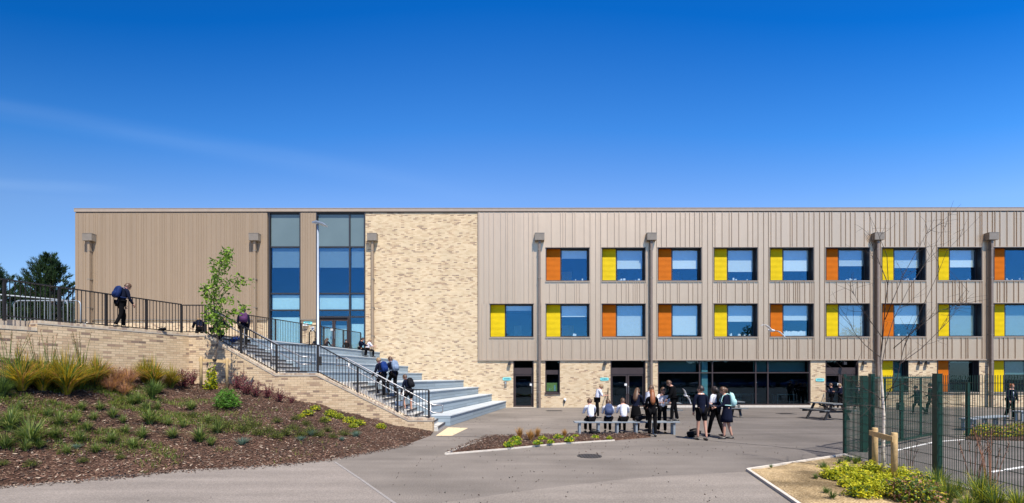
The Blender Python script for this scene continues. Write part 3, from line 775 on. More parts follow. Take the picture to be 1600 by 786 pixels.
# ------------------------------------------------------------- railings
def railing(label, pts, h, post_sp=1.45, bal=.11, name='railing', base_off=.06, first=True):
    """pts: base line polyline (3D). posts at the ends and between."""
    pts = [Vector(p) for p in pts]
    e = empty(name, pts[0], 0, label, 'railing')
    for i, (a, b_) in enumerate(zip(pts, pts[1:])):
        L = (Vector((b_.x,b_.y))-Vector((a.x,a.y))).length
        n = max(1, round(L/post_sp))
        for j in range(n):
            p, q = a.lerp(b_, j/n), a.lerp(b_, (j+1)/n)
            if not (i == 0 and j == 0 and not first):
                m = MB(); m.box(p.x-.03,p.x+.03,p.y-.03,p.y+.03,p.z-.06,p.z+h); m.build('post', M['rail'], e)
            m = MB(); up = Vector((0,0,1))
            m.bar(p+up*(h+.012), q+up*(h+.012), .055, .035); m.bar(p+up*base_off, q+up*base_off, .03, .03)
            d = q-p; Lh = Vector((d.x,d.y)).length; nb = max(1, round(Lh/bal))
            for k in range(1, nb):
                c = p + d*(k/nb); m.box(c.x-.008,c.x+.008,c.y-.008,c.y+.008,c.z+base_off,c.z+h)
            m.build('railing_panel', M['rail'], e)
    p = pts[-1]; m = MB(); m.box(p.x-.03,p.x+.03,p.y-.03,p.y+.03,p.z-.06,p.z+h); m.build('post', M['rail'], e)
    return e
ry = 17.30
def wl(t, off=.30): q = WC + WD*t + WNI*off; return (q.x, q.y, 3.545)
railing('black metal railing on the left brick wall, rising toward the camera', [wl(0.05), wl(8.4)], 1.02, 1.25)
railing('black metal railing stepping down along the stair wall', [(-11.76,ry,3.545),(-10.97,ry,3.545),(-8.43,ry,2.12),(-6.95,ry,2.12),(-4.10,ry,.55),(-2.98,ry,.50)], 1.0, 1.35, first=False)
railing('black metal railing along the back of the top seating tier in front of the glazing', [(-11.15,20.2,TZ),(-8.95,28.6,TZ)], 1.03, 1.75)

# ------------------------------------------------------------- stairs
st = empty('concrete_staircase', (-7,18.5,0), 0, 'concrete staircase with dark nosings climbing left behind the stepped black railing', 'staircase')
def flight(xs, z0, n, go, rise):
    for i in range(n):
        x1 = xs - go*i; x0 = xs - go*(i+1)
        zt = z0 + rise*(i+1)
        m = MB(); m.box(x0, x1, 17.622, 19.49, 0 if z0 == 0 else .2, zt)
        m.build('step', M['conc'], st)
        m = MB(); m.box(x1-.045, x1+.012, 17.64, 19.48, zt-.055, zt+.003); m.build('step_nosing', M['nosing'], st)
flight(-2.70, 0, 12, .2833, .1483)
flight(-7.70, 1.78, 12, .2833, .1475)
m = MB(); m.box(-7.70, -6.10, 17.622, 19.49, .2, 1.778); m.build('landing', M['conc'], st)

# ------------------------------------------------------------- seating
se = empty('seating_terrace', (-4,25,0), 0, 'grey blue composite seating steps stacked against the brick wall', 'seating steps')
FX = [-.40,-1.30,-2.16,-3.10,-5.76,-6.65,-7.55,-8.45]
for i in range(8):
    z = TZ*(i+1)/8
    def lx(xw, y): return xw - .185*(30.8-y)
    yb, yn = 30.88, 19.50
    xa = FX[i]; xb = FX[i+1] if i < 7 else FX[i]-.6
    t = MB()
    q = [(lx(xa,yn),yn),(lx(xa,yb),yb),(lx(xb,yb),yb),(lx(xb,yn),yn)]
    t.prism(q, 0, z-.045); so = t.build('seat_tier', M['seat'], se)
    t = MB()
    q = [(lx(xa,yn)+.035,yn-.01),(lx(xa,yb)+.035,yb),(lx(xb,yb)+.04,yb),(lx(xb,yn)+.04,yn-.01)] if i < 7 else [(lx(xa,yn)+.035,yn-.01),(lx(xa,yb)+.035,yb),(lx(xb,yb),yb),(lx(xb,yn),yn-.01)]
    t.prism(q, z-.043, z if i < 7 else z+.006); t.build('seat_board', M['tread'], so)

# steel handrails
def handrail(label, a, b_, inner=True):
    e = empty('steel_handrail', a, 0, label, 'handrail')
    a = Vector(a); b_ = Vector(b_); d = (b_-a); up = Vector((0,0,1))
    ex = Vector((.32,0,0))
    for hh, nm in ((.90,'top_rail'),(.62,'lower_rail')):
        m = MB(); p0 = a+up*hh; p1 = b_+up*hh
        m.tube([p0-ex, p0, p1, p1+ex], .026 if hh > .8 else .02, 8); m.build(nm, M['steel'], e, True)
    for q, s in ((a,-1),(b_,1)):
        m = MB(); x = q + ex*s
        m.tube([x+up*.62, x+Vector((s*.03,0,.66)), x+Vector((s*.03,0,.86)), x+up*.90], .02, 8); m.build('end_loop', M['steel'], e, True)
    for k in range(4):
        q = a.lerp(b_, k/3*.94+.03); m = MB(); m.tube([q+up*-.02, q+up*.88], .022, 8); m.build('post', M['steel'], e, True)
handrail('stainless handrail on the lower stair flight with a looped end at the tarmac', (-6.1,17.78,1.78), (-2.9,17.78,.05))
handrail('stainless handrail on the upper stair flight', (-10.95,17.78,3.50), (-7.75,17.78,1.83))
# black hoop by the back railing
m = MB(); c = Vector((-9.62,21.5,TZ)) 
hp = empty('cycle_hoop', (-9.0,21,TZ), 0, 'small black metal hoop in front of the brick pier below the small signs', 'hoop')
m.tube([(-10.15,24.2,TZ),(-10.15,24.2,TZ+.62),(-10.09,24.2,TZ+.74),(-9.99,24.2,TZ+.80),(-9.89,24.2,TZ+.74),(-9.84,24.2,TZ+.62),(-9.84,24.2,TZ)], .025, 8)
WL[hp.name] = Vector((-9.0,21,TZ)); m.build('hoop_tube', M['rail'], hp, True)

# ------------------------------------------------------------- lamp post
lx_, ly_, lz_ = -8.15, 20.3, TZ*5/8
lp = empty('street_lamp', (lx_,ly_,lz_), 0, 'slim pale grey lamp post with a flat head standing on the seating steps', 'street lamp')
m = MB(); m.tube([(lx_,ly_,lz_),(lx_,ly_,lz_+1.1),(lx_,ly_,lz_+1.12),(lx_,ly_,8.42)], [.070,.070,.050,.036], 12); m.build('pole', M['lampgrey'], lp, True)
m = MB(); m.tube([(lx_,ly_,lz_),(lx_,ly_,lz_+.04)], .16, 12); m.build('base_plate', M['lampgrey'], lp)
m = MB(); m.box(lx_+.04,lx_+.16,ly_-.10,ly_-.0,lz_+.25,lz_+.62); m.build('connection_box', M['rubber'], lp)
h = MB(); hv = [(-.28,.0,8.46),(-.02,-.15,8.47),(.36,-.30,8.33),(.42,-.16,8.31),(.36,.22,8.33),(-.02,.15,8.47)]
top_ = [(lx_+x*.9, ly_+y, z+.05) for x,y,z in hv]; bot = [(lx_+x*.9, ly_+y, z) for x,y,z in hv]
h.face(top_); h.face(bot[::-1])
for i in range(6): j=(i+1)%6; h.face([bot[i],bot[j],top_[j],top_[i]])
h.build('lamp_head', M['lampgrey'], lp)
m = MB(); m.face([(lx_+x, ly_+y, z) for x,y,z in ((.02,-.12,8.445),(.30,-.2,8.335),(.30,.14,8.335),(.02,.12,8.445))][::-1]); m.build('lens', M['hopper'], lp)

# =================================================================== BUILDING
BY = 30.8; BK = 30.84      # cladding plane, brick plane
B = empty('school_building', (0,BY,0), 0, 'long school block with bronze cladding, buff brick and yellow and orange window panels', 'building')
def X(px): return (px-800)/24.5
def Z(py): return 2 + (588-py)/24.5
ZT, ZC = 12.51, 12.73
def perforated(name, x0, x1, z0, z1, y, holes, mat, parent=B, depth=.37, back=True):
    """front skin with openings, plus the reveals of each opening"""
    m = MB()
    xs = sorted(set([x0,x1]+[h[0] for h in holes]+[h[1] for h in holes])); zs = sorted(set([z0,z1]+[h[2] for h in holes]+[h[3] for h in holes]))
    xs = [x for x in xs if x0 <= x <= x1]; zs = [z for z in zs if z0 <= z <= z1]
    for a, b_ in zip(xs, xs[1:]):
        for c, d in zip(zs, zs[1:]):
            mx, mz = (a+b_)/2, (c+d)/2
            if any(h[0] < mx < h[1] and h[2] < mz < h[3] for h in holes): continue
            m.face([(a,y,c),(b_,y,c),(b_,y,d),(a,y,d)], [(a,c),(b_,c),(b_,d),(a,d)])
            if back: m.face([(b_,y+depth,c),(a,y+depth,c),(a,y+depth,d),(b_,y+depth,d)], [(b_,c),(a,c),(a,d),(b_,d)])
    for h in holes:
        a, b_, c, d = h
        m.face([(a,y,c),(a,y,d),(a,y+depth,d),(a,y+depth,c)], [(0,c),(0,d),(depth,d),(depth,c)])
        m.face([(b_,y,d),(b_,y,c),(b_,y+depth,c),(b_,y+depth,d)], [(0,d),(0,c),(depth,c),(depth,d)])
        if d < z1: m.face([(a,y,d),(b_,y,d),(b_,y+depth,d),(a,y+depth,d)], [(a,0),(b_,0),(b_,depth),(a,depth)])
        if c > z0: m.face([(b_,y,c),(a,y,c),(a,y+depth,c),(b_,y+depth,c)], [(b_,0),(a,0),(a,depth),(b_,depth)])
    # outer rim
    m.face([(x0,y,z0),(x0,y+depth,z0),(x0,y+depth,z1),(x0,y,z1)]); m.face([(x1,y+depth,z0),(x1,y,z0),(x1,y,z1),(x1,y+depth,z1)])
    m.face([(x0,y,z1),(x1,y,z1),(x1,y+depth,z1),(x0,y+depth,z1)]); m.face([(x1,y,z0),(x0,y,z0),(x0,y+depth,z0),(x1,y+depth,z0)])
    return m.build(name, mat, parent)
def seams(name, xs, z0, z1, y, mat, parent, w=.03, pr=.042):
    m = MB()
    for x in xs: m.box(x-w/2, x+w/2, y-pr, y+.002, z0, z1)
    return m.build(name, mat, parent)

XL = X(118); XR = 46.0
P0 = 3.567; W0 = X(853); WW = 2.78
cols = [W0 + P0*i for i in range(-1, 12)]
UZ = (8.07,10.19); LZ = (4.50,6.62)
# right wing cladding
holes = []
for i, x in enumerate(cols):
    holes.append((x, x+WW, *LZ))
    if i > 0: holes.append((x, x+WW, *UZ))
ZB = 3.05
cr = perforated('wall_cladding', X(748), XR, ZB, ZT-.06, BY, holes, M['clad_r'])
rnd = random.Random(3)
zones = []
xsf = []
x = X(748)+.12
while x < W0-P0-.1: xsf.append(x); x += rnd.choice((.14,.30,.30,.45))
pier = []
for x in cols: pier += [x-.06, x+WW+.06, x+WW+.42]
sx = seams('standing_seams', [p for p in pier if p < XR-.2 and p > W0+1]+[X(748)+.06], ZB+.05, ZT-.06, BY, M['clad_r'], cr)
def rseams(x0, x1):
    out = []; x = x0 + rnd.choice((.15,.3,.42))
    while x < x1-.08:
        out.append(x); x += rnd.choice((.13,.16,.28,.30,.32,.45,.58))
    return out
for i, x in enumerate(cols):
    if i == 0:
        seams('standing_seams', rseams(X(748)+.06, W0-.3), LZ[1]+.06, ZT-.06, BY, M['clad_r'], cr)
        seams('standing_seams', rseams(x, x+WW), ZB+.05, LZ[0]-.07, BY, M['clad_r'], cr)
        seams('standing_seams', [x-.2, x-.5, x+WW+.12, x+WW+.5], ZB+.05, LZ[1]+.06, BY, M['clad_r'], cr)
        continue
    for z0, z1 in ((UZ[1]+.06, ZT-.06), (LZ[1]+.06, UZ[0]-.07), (ZB+.05, LZ[0]-.07)):
        seams('standing_seams', rseams(x-.05, x+WW+.05), z0, z1, BY, M['clad_r'], cr)
m = MB(); m.box(X(748)-.02, XR, BY-.05, BY+.1, ZB-.05, ZB-.002); m.build('base_flashing', M['trim'], B)
m = MB(); m.box(X(748)-.045, X(748)-.003, BY-.04, BY+.1, ZB-.05, ZT-.06); m.build('corner_trim', M['trim'], B)
# left wing cladding
lzb = 5.66
c1 = perforated('wall_cladding', XL, X(418), lzb, ZT-.06, BY, [], M['clad_l'])
xs = []; x = XL+.2
while x < X(418)-.1: xs.append(x); x += rnd.choice((.11,.15,.19,.24,.30))
seams('standing_seams', xs, lzb, ZT-.06, BY, M['clad_l'], c1, .02, .02)
c2 = perforated('wall_cladding', X(470), X(494), lzb, ZT-.06, BY, [], M['clad_l'])
seams('standing_seams', [X(470)+.1*k for k in (1.2,3,4.4,6.4,8.2)], lzb, ZT-.06, BY, M['clad_l'], c2, .02, .024)
for a, b_ in ((XL,X(418)),(X(470),X(494))):
    m = MB(); m.box(a, b_, BY-.05, BY+.1, lzb-.06, lzb-.002); m.build('base_flashing', M['hopper'], B)
# brick
perforated('brick_wall', XL, X(418)+.0, TZ-.1, lzb-.062, BK, [], M['brick'])
perforated('brick_wall', X(470), X(494), TZ-.1, lzb-.062, BK, [], M['brick'])
D1 = (X(802),X(834),0.03,3.02); NW = (X(852),X(875),.92,3.02); D2 = (X(954),X(1009),0.03,3.02)
GL = (X(1028),X(1267),.14,3.02); D3 = (X(1290),X(1342),.03,3.02)
GW = [(W0+P0*6, W0+P0*6+1.72,.95,3.02),(W0+P0*7, W0+P0*7+2.66,.95,3.02),(W0+P0*8, W0+P0*8+2.66,.95,3.02),(W0+P0*9, W0+P0*9+2.66,.95,3.02)]
perforated('brick_wall', X(571), X(748)-.046, -.1, ZT-.06, BK, [], M['brick'])
perforated('brick_wall', X(748)-.045, XR, -.1, ZB-.052, BK, [D1,NW,D2,GL,D3]+GW, M['brick'])
# parapet capping and ventilated gap
for a, b_ in ((XL-.04,X(418)+.02),(X(418)+.025,X(494)+.0),(X(494)+.005,X(571)),(X(571)+.005,X(748)-.0),(X(748)+.005,XR)):
    m = MB(); m.box(a, b_, BY-.045, BY+.5, ZT, ZC-.03); m.box(a-.0, b_, BY-.06, BY+.52, ZC-.028, ZC); m.build('parapet_capping', M['trim'], B)
m = MB(); m.box(XL+.05, XR, BY+.012, BY+.4, ZT-.058, ZT-.002); m.build('vent_gap', M['vent'], B)
# sides, back, roof, slabs and inner walls
m = MB(); m.box(XL, XL+.3, BY+.302, BY+24, 0, ZT); m.build('side_wall', M['clad_l'], B)
m = MB(); m.box(XR-.3, XR, BY+.45, BY+24, 0, ZT); m.build('side_wall', M['clad_r'], B)
m = MB(); m.box(XL+.3, XR-.3, BY+.502, BY+24, ZT-.3, ZT-.1); m.build('roof', M['vent'], B)
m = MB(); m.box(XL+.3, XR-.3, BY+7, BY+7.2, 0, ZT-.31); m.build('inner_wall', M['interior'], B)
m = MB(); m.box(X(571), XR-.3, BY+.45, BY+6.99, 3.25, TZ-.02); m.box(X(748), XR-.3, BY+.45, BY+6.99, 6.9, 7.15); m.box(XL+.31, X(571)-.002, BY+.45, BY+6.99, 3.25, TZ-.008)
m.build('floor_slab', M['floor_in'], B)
for xp in [X(571)]+[cols[i]+WW+.3 for i in (0,2,4,6,8,10)]:
    m = MB(); m.box(xp, xp+.15, BY+.45, BY+6.99, TZ, ZT-.31); m.build('partition_wall', M['interior'], B)

# -------- punched windows: one prototype, then copies
def make_window(wd=WW, hh=2.12, panel=.94, orange=False, blind=.5, low=False, green=False, dep=.36):
    """local origin: lower left outer corner. returns the frame object (part) with sub-parts"""
    f = MB(); t = .035
    # lining of the reveal: four thin metal boards, slightly proud of the wall
    f.box(0.002, t, -.035, dep-.0, .002, hh-.002); f.box(wd-t, wd-.002, -.035, dep-.0, .002, hh-.002)
    f.box(t+.001, wd-t-.001, -.035, dep, hh-t, hh-.002); f.box(t+.001, wd-t-.001, .0, dep, .002, t)
    # casement round the glass
    gx0 = panel+.06 if panel else t+.002; yy = dep-.09
    q = .055
    f.box(gx0-.055, gx0+q-.02, yy, yy+.075, t+.002, hh-t-.002); f.box(wd-t-q-.03, wd-t-.002, yy, yy+.075, t+.002, hh-t-.002)
    f.box(gx0+q-.018, wd-t-q-.032, yy, yy+.075, hh-t-q, hh-t-.003); f.box(gx0+q-.018, wd-t-q-.032, yy, yy+.075, t+.003, t+q)
    fo = f.build('window', M['iframe'])
    WL[fo.name] = Vector((0,0,0))
    g = MB(); g.box(gx0+q-.03, wd-t-q-.02, yy+.03, yy+.045, t+q-.01, hh-t-q+.01); g.build('pane', M['glass_low' if low else 'glass'], fo)
    if panel:
        l = MB(); n = 26; ph = (hh-2*t-.004)/n
        for k in range(n):
            z0 = t+.002+k*ph
            l.face([(t+.002,yy-.03,z0),(gx0-.058,yy-.03,z0),(gx0-.058,yy-.012,z0+ph*.9),(t+.002,yy-.012,z0+ph*.9)])
            l.face([(t+.002,yy-.012,z0+ph*.9),(gx0-.058,yy-.012,z0+ph*.9),(gx0-.058,yy-.03,z0+ph),(t+.002,yy-.03,z0+ph)])
        l.box(t+.002, gx0-.058, yy-.005, yy+.03, t+.002, hh-t-.002)
        l.build('louvre_panel', M['orange' if orange else 'yellow'], fo)['label'] = 'orange louvred panel' if orange else 'yellow louvred panel'
    s = MB(); s.box(-.03, wd+.03, -.06, -.001, -.055, -.002); s.build('sill', M['trim'], fo); s = MB(); s.box(-.03, wd+.03, -.05, -.001, hh+.002, hh+.03); s.build('head_trim', M['trim'], fo)
    if blind > 0:
        b_ = MB(); zb = hh - t - .05 - blind*(hh-.12)
        b_.box(gx0+.0, wd-t-.09, yy+.08, yy+.088, zb, hh-t-.03); b_.box(gx0+.0, wd-t-.09, yy+.076, yy+.094, zb-.03, zb-.001)
        b_.build('blind', M['blind_g' if green else rnd.choice(('blind','blind','blind_b','blind_c'))], fo)
    return fo
def put_window(x, z, y, **kw):
    o = make_window(**kw); o.parent = B; WL[o.name] = Vector((0,0,0))
    o.location = (x, y-BY, z)
upper = 'OYOYYOYYOYO'; ub = [.25,.58,.58,.68,.66,.5,.56,.54,0,.5,.4]
for i, c in enumerate(upper): put_window(cols[i+1], UZ[0], BY, orange=c == 'O', blind=ub[i])
lower = 'YYOOYOYOYYOY'; lb = [.14,.34,.99,.93,.5,.46,.99,.58,.99,.99,.6,.4]
for i, c in enumerate(lower): put_window(cols[i], LZ[0], BY, hh=2.12, orange=c == 'O', blind=lb[i], green=i in (8,9))
for i, (g, c) in enumerate(zip(GW, 'YOYO')):
    put_window(g[0], .95, BK, wd=g[1]-g[0], hh=2.06, orange=c == 'O', blind=(.99,0.02,.42,.5)[i], low=True, green=(i == 0))
# rooms behind the panes: ceiling light panels and pin boards
for i in range(12):
    for zc in (6.85, 10.6):
        x = cols[i]+1.5
        if zc > 10 and i == 0: continue
        l_ = MB(); l_.box(x+rnd.uniform(-.4,.6), x+rnd.uniform(.7,1.2), BY+1.6, BY+2.2, zc-.04, zc); l_.build('ceiling_panel', M['white'], B)
        l_ = MB(); x2 = cols[i]+rnd.uniform(1.0,1.6); l_.box(x2, x2+rnd.uniform(.5,1.1), BY+3.0, BY+3.05, zc-2.3, zc-1.3); l_.build('pin_board', M[rnd.choice(('bag_mint','notice','blind_g'))], B)
# clutter on the window boards: books and papers, one small part each
def item(x0, x1, z0, z1):
    q = MB(); q.box(x0, x1, BY+.42, BY+.52, z0, z1); q.build('book_stack', M['white'], B)
for i in range(1, 10):
    for zb in (UZ[0], LZ[0]):
        for k in range(rnd.choice((0,2,4,7))):
            x = cols[i]+1.1+rnd.random()*1.45; w = .03+rnd.random()*.12
            if i == 5 and zb == LZ[0]: continue
            item(x, x+w, zb+.04, zb+.12+rnd.random()*.16)
for k in range(16):
    x = cols[5]+1.08+k*.095; item(x, x+.08, LZ[0]+.04, LZ[0]+.36+rnd.random()*.08)

# narrow window with a yellow notice
NWo = MB(); a, b_, c, d = NW
def ring(m, a, b_, c, d, y0, y1, t):
    m.box(a, a+t, y0, y1, c, d); m.box(b_-t, b_, y0, y1, c, d); m.box(a+t, b_-t, y0, y1, d-t, d); m.box(a+t, b_-t, y0, y1, c, c+t)
ring(NWo, a+.002, b_-.002, c+.002, d-.002, BK-.01, BK+.28, .03)
NWo.box(a+.03, b_-.03, BK+.18, BK+.25, 2.18, 2.40)
ring(NWo, a+.034, b_-.034, c+.034, 2.178, BK+.18, BK+.25, .06)
nw = NWo.build('window', M['dframe'], B)
g = MB(); g.box(a+.09, b_-.09, BK+.21, BK+.222, c+.09, 2.12); g.box(a+.034, b_-.034, BK+.2, BK+.215, 2.402, d-.034); g.build('pane', M['glass_low'], nw)
g = MB(); g.box(a+.10, b_-.12, BK+.30, BK+.31, c+.12, c+.66); g.build('notice_board', simple('notice_yellow', (.75,.62,.16), .8, 0, .1), nw)
g = MB(); g.box(a+.28, a+.34, BK+.292, BK+.298, c+.16, c+.30); g.build('notice_paper', M['white'], nw); g = MB(); g.box(a+.58, a+.68, BK+.292, BK+.298, c+.14, c+.50); g.build('notice_paper', M['white'], nw)
g = MB(); g.box(a-.03, b_+.03, BK-.06, BK-.012, c-.07, c+.0); g.build('sill', M['dframe'], nw)

# -------- doors
def door(a, b_, z0, top, leaves, y, head, glassm='glass_low', parent=B, split=None):
    f = MB(); t = .055
    f.box(a+.002, a+t, y-.0, y+.28, z0, top-.002); f.box(b_-t, b_-.002, y-.0, y+.28, z0, top-.002)
    if top-head > .2:
        f.box(a+t, b_-t, y+.14, y+.24, head, head+.42)
    f.box(a+t, b_-t, y+.14, y+.24, top-.05, top-.002)
    fo = f.build('door', M['dframe'], parent)
    w = (b_-a-2*t)/leaves
    for k in range(leaves):
        x0 = a+t+k*w+.012; x1 = a+t+(k+1)*w-.012
        l = MB(); ring(l, x0, x1, z0+.01, head-.012, y+.16, y+.22, .09)
        l.build('door_leaf', M['dframe'], fo)
        g = MB(); g.box(x0+.085, x1-.085, y+.185, y+.197, z0+.10, head-.10); g.build('pane', M[glassm], fo)
        hx = x1-.05 if (k == 0) else x0+.05
        h = MB(); h.tube([(hx,y+.13,z0+.85),(hx,y+.10,z0+.88),(hx,y+.10,z0+1.30),(hx,y+.13,z0+1.33)], .014, 6); h.build('handle', M['steel'], fo)
        if k == 0:
            h = MB(); h.box(hx-.13, hx+.02, y+.14, y+.158, z0+1.36, z0+1.50); h.build('door_notice', M['white'], fo)
    if top-head > .6:
        g = MB(); g.box(a+t+.001, b_-t-.001, y+.19, y+.2, head+.421, top-.052); g.build('fanlight', M[glassm], fo)
    return fo
door(D1[0], D1[1], .03, 3.02, 1, BK, 2.12)
door(D2[0], D2[1], .03, 3.02, 2, BK, 2.12)
door(D3[0], D3[1], .03, 3.02, 2, BK, 2.12)
m = MB(); m.box(D1[0]-.05,D1[1]+.05,BK-.05,BK+.3,-.01,.028); m.box(D2[0]-.05,D2[1]+.05,BK-.05,BK+.3,-.01,.028); m.box(D3[0]-.05,D3[1]+.05,BK-.05,BK+.3,-.01,.028); m.build('door_threshold', M['edging'], B)

# -------- ground floor glazing
a, b_, c, d = GL
f = MB(); ring(f, a+.002, b_-.002, c+.002, d-.002, BK+.05, BK+.2, .07)
mull = [X(1094), X(1114), X(1182), X(1201)]
for x in mull: f.box(x-.035, x+.035, BK+.052, BK+.198, c+.072, d-.072)
xs = [a+.07]+mull+[b_-.07]
for x0, x1 in zip(xs, xs[1:]):
    f.box((x0 if x0==xs[0] else x0+.036), (x1 if x1==xs[-1] else x1-.036), BK+.054, BK+.196, 2.18, 2.25)
go = f.build('glazed_screen', M['dframe'], B)
for x0, x1 in zip(xs, xs[1:]):
    g = MB(); g.box(x0+.03, x1-.03, BK+.12, BK+.13, c+.06, 2.2); g.build('pane', M['glass_low'], go)
    g = MB(); g.box(x0+.03, x1-.03, BK+.122, BK+.132, 2.23, d-.06); g.build('pane', M['glass_low'], go)
g = MB(); g.box(a-.1, b_+.1, BK-.05, BK+.3, .0, c-.002); g.build('concrete_plinth', M['edging'], B)
g = MB(); g.box(X(1099), X(1107)+.05, BK+.24, BK+.5, 0, 3.2); g.build('inner_column', M['mint'], go)
g = MB(); g.box(a+.2, X(1094)-.1, BK+.45, BK+.5, 2.27, 3.0); g.box(X(1183), b_-.1, BK+.45, BK+.5, 2.27, 3.0); g.build('inner_bulkhead', M['blind_g'], go)
g = MB()
for i in range(5):
    x = a+1.2+i*1.9; y = BK+2.2+(i%2)*1.3
    g.box(x, x+1.3, y, y+.7, .70, .74)
    for u, v in ((.1,.1),(1.2,.1),(.1,.6),(1.2,.6)): g.box(x+u-.02, x+u+.02, y+v-.02, y+v+.02, 0.002, .70)
g.build('dining_table', M['blind_g'], go)

# -------- curtain walls
def curtain(a, b_, zs, verts, doorspec=None):
    y = BY+.12
    f = MB(); t = .07
    z0 = TZ; z1 = ZT-.06
    f.box(a+.002, a+t, BY+.0, y+.14, z0, z1); f.box(b_-t, b_-.002, BY+.0, y+.14, z0, z1); f.box(a+t, b_-t, y-.02, y+.14, z1-.05, z1); f.box(a+t, b_-t, y-.02, y+.14, z0, z0+.06)
    vx = [a+t] + verts + [b_-t]
    for v in verts: f.box(v-.045, v+.045, y-.04, y+.14, z0+.06, z1-.05)
    for z in zs:
        for x0, x1 in zip(vx, vx[1:]):
            f.box(x0 if x0 == vx[0] else x0+.046, x1 if x1 == vx[-1] else x1-.046, y-.02, y+.14, z-.045, z+.045)
    fo = f.build('curtain_wall', M['iframe'], B)
    lev = [z0+.06] + sorted(zs) + [z1-.05]
    for x0, x1 in zip(vx, vx[1:]):
        for k, (q, r) in enumerate(zip(lev, lev[1:])):
            if doorspec and k == 0 and x0 == vx[0]: continue
            g = MB(); g.box(x0+.03, x1-.03, y+.03, y+.045, q+.03, r-.03)
            if k == len(lev)-2: g.build('spandrel_panel', M['spandrel'], fo)
            else: g.build('pane', M['glass'], fo)
            bl = None
            if k == len(lev)-2: continue
            if k == len(lev)-3: bl = (r-.95-.35, r-.06, 'blind_d')
            elif k == len(lev)-4: bl = (q+.05, r-.1, 'mint')
            elif k == 0: bl = (q, r-.45, 'mint')
            if bl:
                g = MB(); g.box(x0+.08, x1-.08, y+.10, y+.11, bl[0], bl[1]); g.build('blind', M[bl[2]], fo)
    return fo
curtain(X(420), X(470)-.002, [Z(385),Z(458),Z(484)], [])
cw = curtain(X(494), X(571)-.002, [Z(385),Z(458),Z(484),Z(494.5)], [X(546)], True)
dd = door(X(494)+.075, X(546)-.05, TZ+.02, Z(494.5)-.048, 2, BY+.0, Z(494.5)-.16, 'glass')
m = MB(); m.box(X(500), X(542), BY+.42, BY+.43, TZ+.1, TZ+1.75); m.build('blind', M['mint'], dd)

# -------- downpipes
def pipe(px, y, z0, zone):
    pm = M['pipe'] if zone else M['clad_l']
    x = X(px); m = MB()
    m.box(x-.065, x+.065, y-.25, y-.07, z0, Z(378)); o = m.build('downpipe', pm, B)
    h = MB(); h.box(x-.30, x+.30, y-.36, y-.004, Z(377.5)+.002, Z(367)); h.box(x-.31, x+.31, y-.37, y-.006, Z(367)+.001, Z(367)+.03); h.build('hopper', M['hopper'], o)
    k = MB(); z = z0+1.0
    while z < Z(380): k.box(x-.09, x+.09, y-.255, y-.004 if True else y, z, z+.05); z += 1.8
    k.build('pipe_bracket', M['hopper'], o)
for px in (144,401): pipe(px, BY, TZ, 0)
pipe(583.5, BK, TZ, 0)
for px in (843,1016.5,1368,1544.5): pipe(px, BY, 0, 1)

# -------- small fittings
for px, yy in ((796,565),(945,565),(1318,565),(1349,565),(1436,565),(1447,565)):
    m = MB(); x = X(px); m.box(x-.09, x+.09, BK-.2, BK-.03, 2.72, 2.88); m.box(x-.02, x+.02, BK-.1, BK-.002, 2.881, 2.95); m.build('floodlight', M['iframe'], B)
m = MB(); x = X(882); m.sphere((x+.02, BK-.05, .50), (.09,.08,.12), 8, 6); m.build('flue_outlet', M['white'], B, True)
m = MB(); m.tube([(x-.01,BK-.1,.30),(x-.01,BK-.06,.50)], [.03,.07], 8); m.build('flue_guard', M['rubber'], B)
m = MB(); x = X(790); m.box(x-.07, x+.07, BK-.06, BK-.002, 1.35, 1.72); m.build('intercom', M['hopper'], B)
m = MB(); x = X(790); m.box(x-.045, x+.045, BK-.064, BK-.061, 1.52, 1.66); m.build('intercom_screen', M['galv'], B)
m = MB(); x = X(478); m.box(x-.16, x+.16, BK-.16, BK-.002, 5.22, 5.38); m.build('wall_lamp', M['white'], B)
m = MB(); m.tube([(X(137),BY-.25,TZ+1.75),(X(137),BY-.12,TZ+1.85),(X(137),BY-.0,TZ+1.9)], [.09,.05,.04], 8); m.build('security_camera', M['white'], B)
def sign(px, py, label, y=BK, w=.56, h=.20):
    x, z = X(px), Z(py); e = empty('wall_sign', (x, y, z), 0, label, 'sign')
    m = MB(); n = []
    for k in range(20):
        t = 2*math.pi*k/20; n.append((x+math.copysign(abs(math.cos(t))**.5, math.cos(t))*w/2, z+math.copysign(abs(math.sin(t))**.5, math.sin(t))*h/2))
    m.face([(p, y-.02, q) for p, q in n]); 
    for k in range(20): a_, b2 = n[k], n[(k+1)%20]; m.face([(a_[0],y-.02,a_[1]),(a_[0],y-.001,a_[1]),(b2[0],y-.001,b2[1]),(b2[0],y-.02,b2[1])])
    m.build('sign_board', M['sign'], e)
    m = MB(); rr = random.Random(int(px))
    xx = x-w*.30
    while xx < x+w*.30:
        q = .03+rr.random()*.035; hh = .03+rr.random()*.03
        m.box(xx, xx+q, y-.023, y-.0205, z-hh*.6, z+hh*.7); xx += q+.022
    m.build('sign_marks', M['signink'], e)
sign(792, 592, 'small cyan oval door sign left of the single door, above the intercom')
sign(944.5, 592.5, 'small cyan oval door sign left of the double door')
sign(1281.5, 594, 'small cyan oval door sign on the brick pier between glazing and far doorway')
sign(481, 504, 'small cyan sign on the brick pier between the two tall glazed bays', BK)
e = empty('wall_sign', (X(488.5), BK, Z(513)), 0, 'small white notice on the brick pier below the cyan sign', 'sign')
m = MB(); m.box(X(488.5)-.12, X(488.5)+.12, BK-.02, BK-.001, Z(513)-.16, Z(513)+.12); m.build('notice_board', M['white'], e)
m = MB(); m.box(X(488.5)-.08, X(488.5)+.08, BK-.023, BK-.0205, Z(513)-.02, Z(513)+.05); m.build('notice_panel', M['bag_blue'], e)
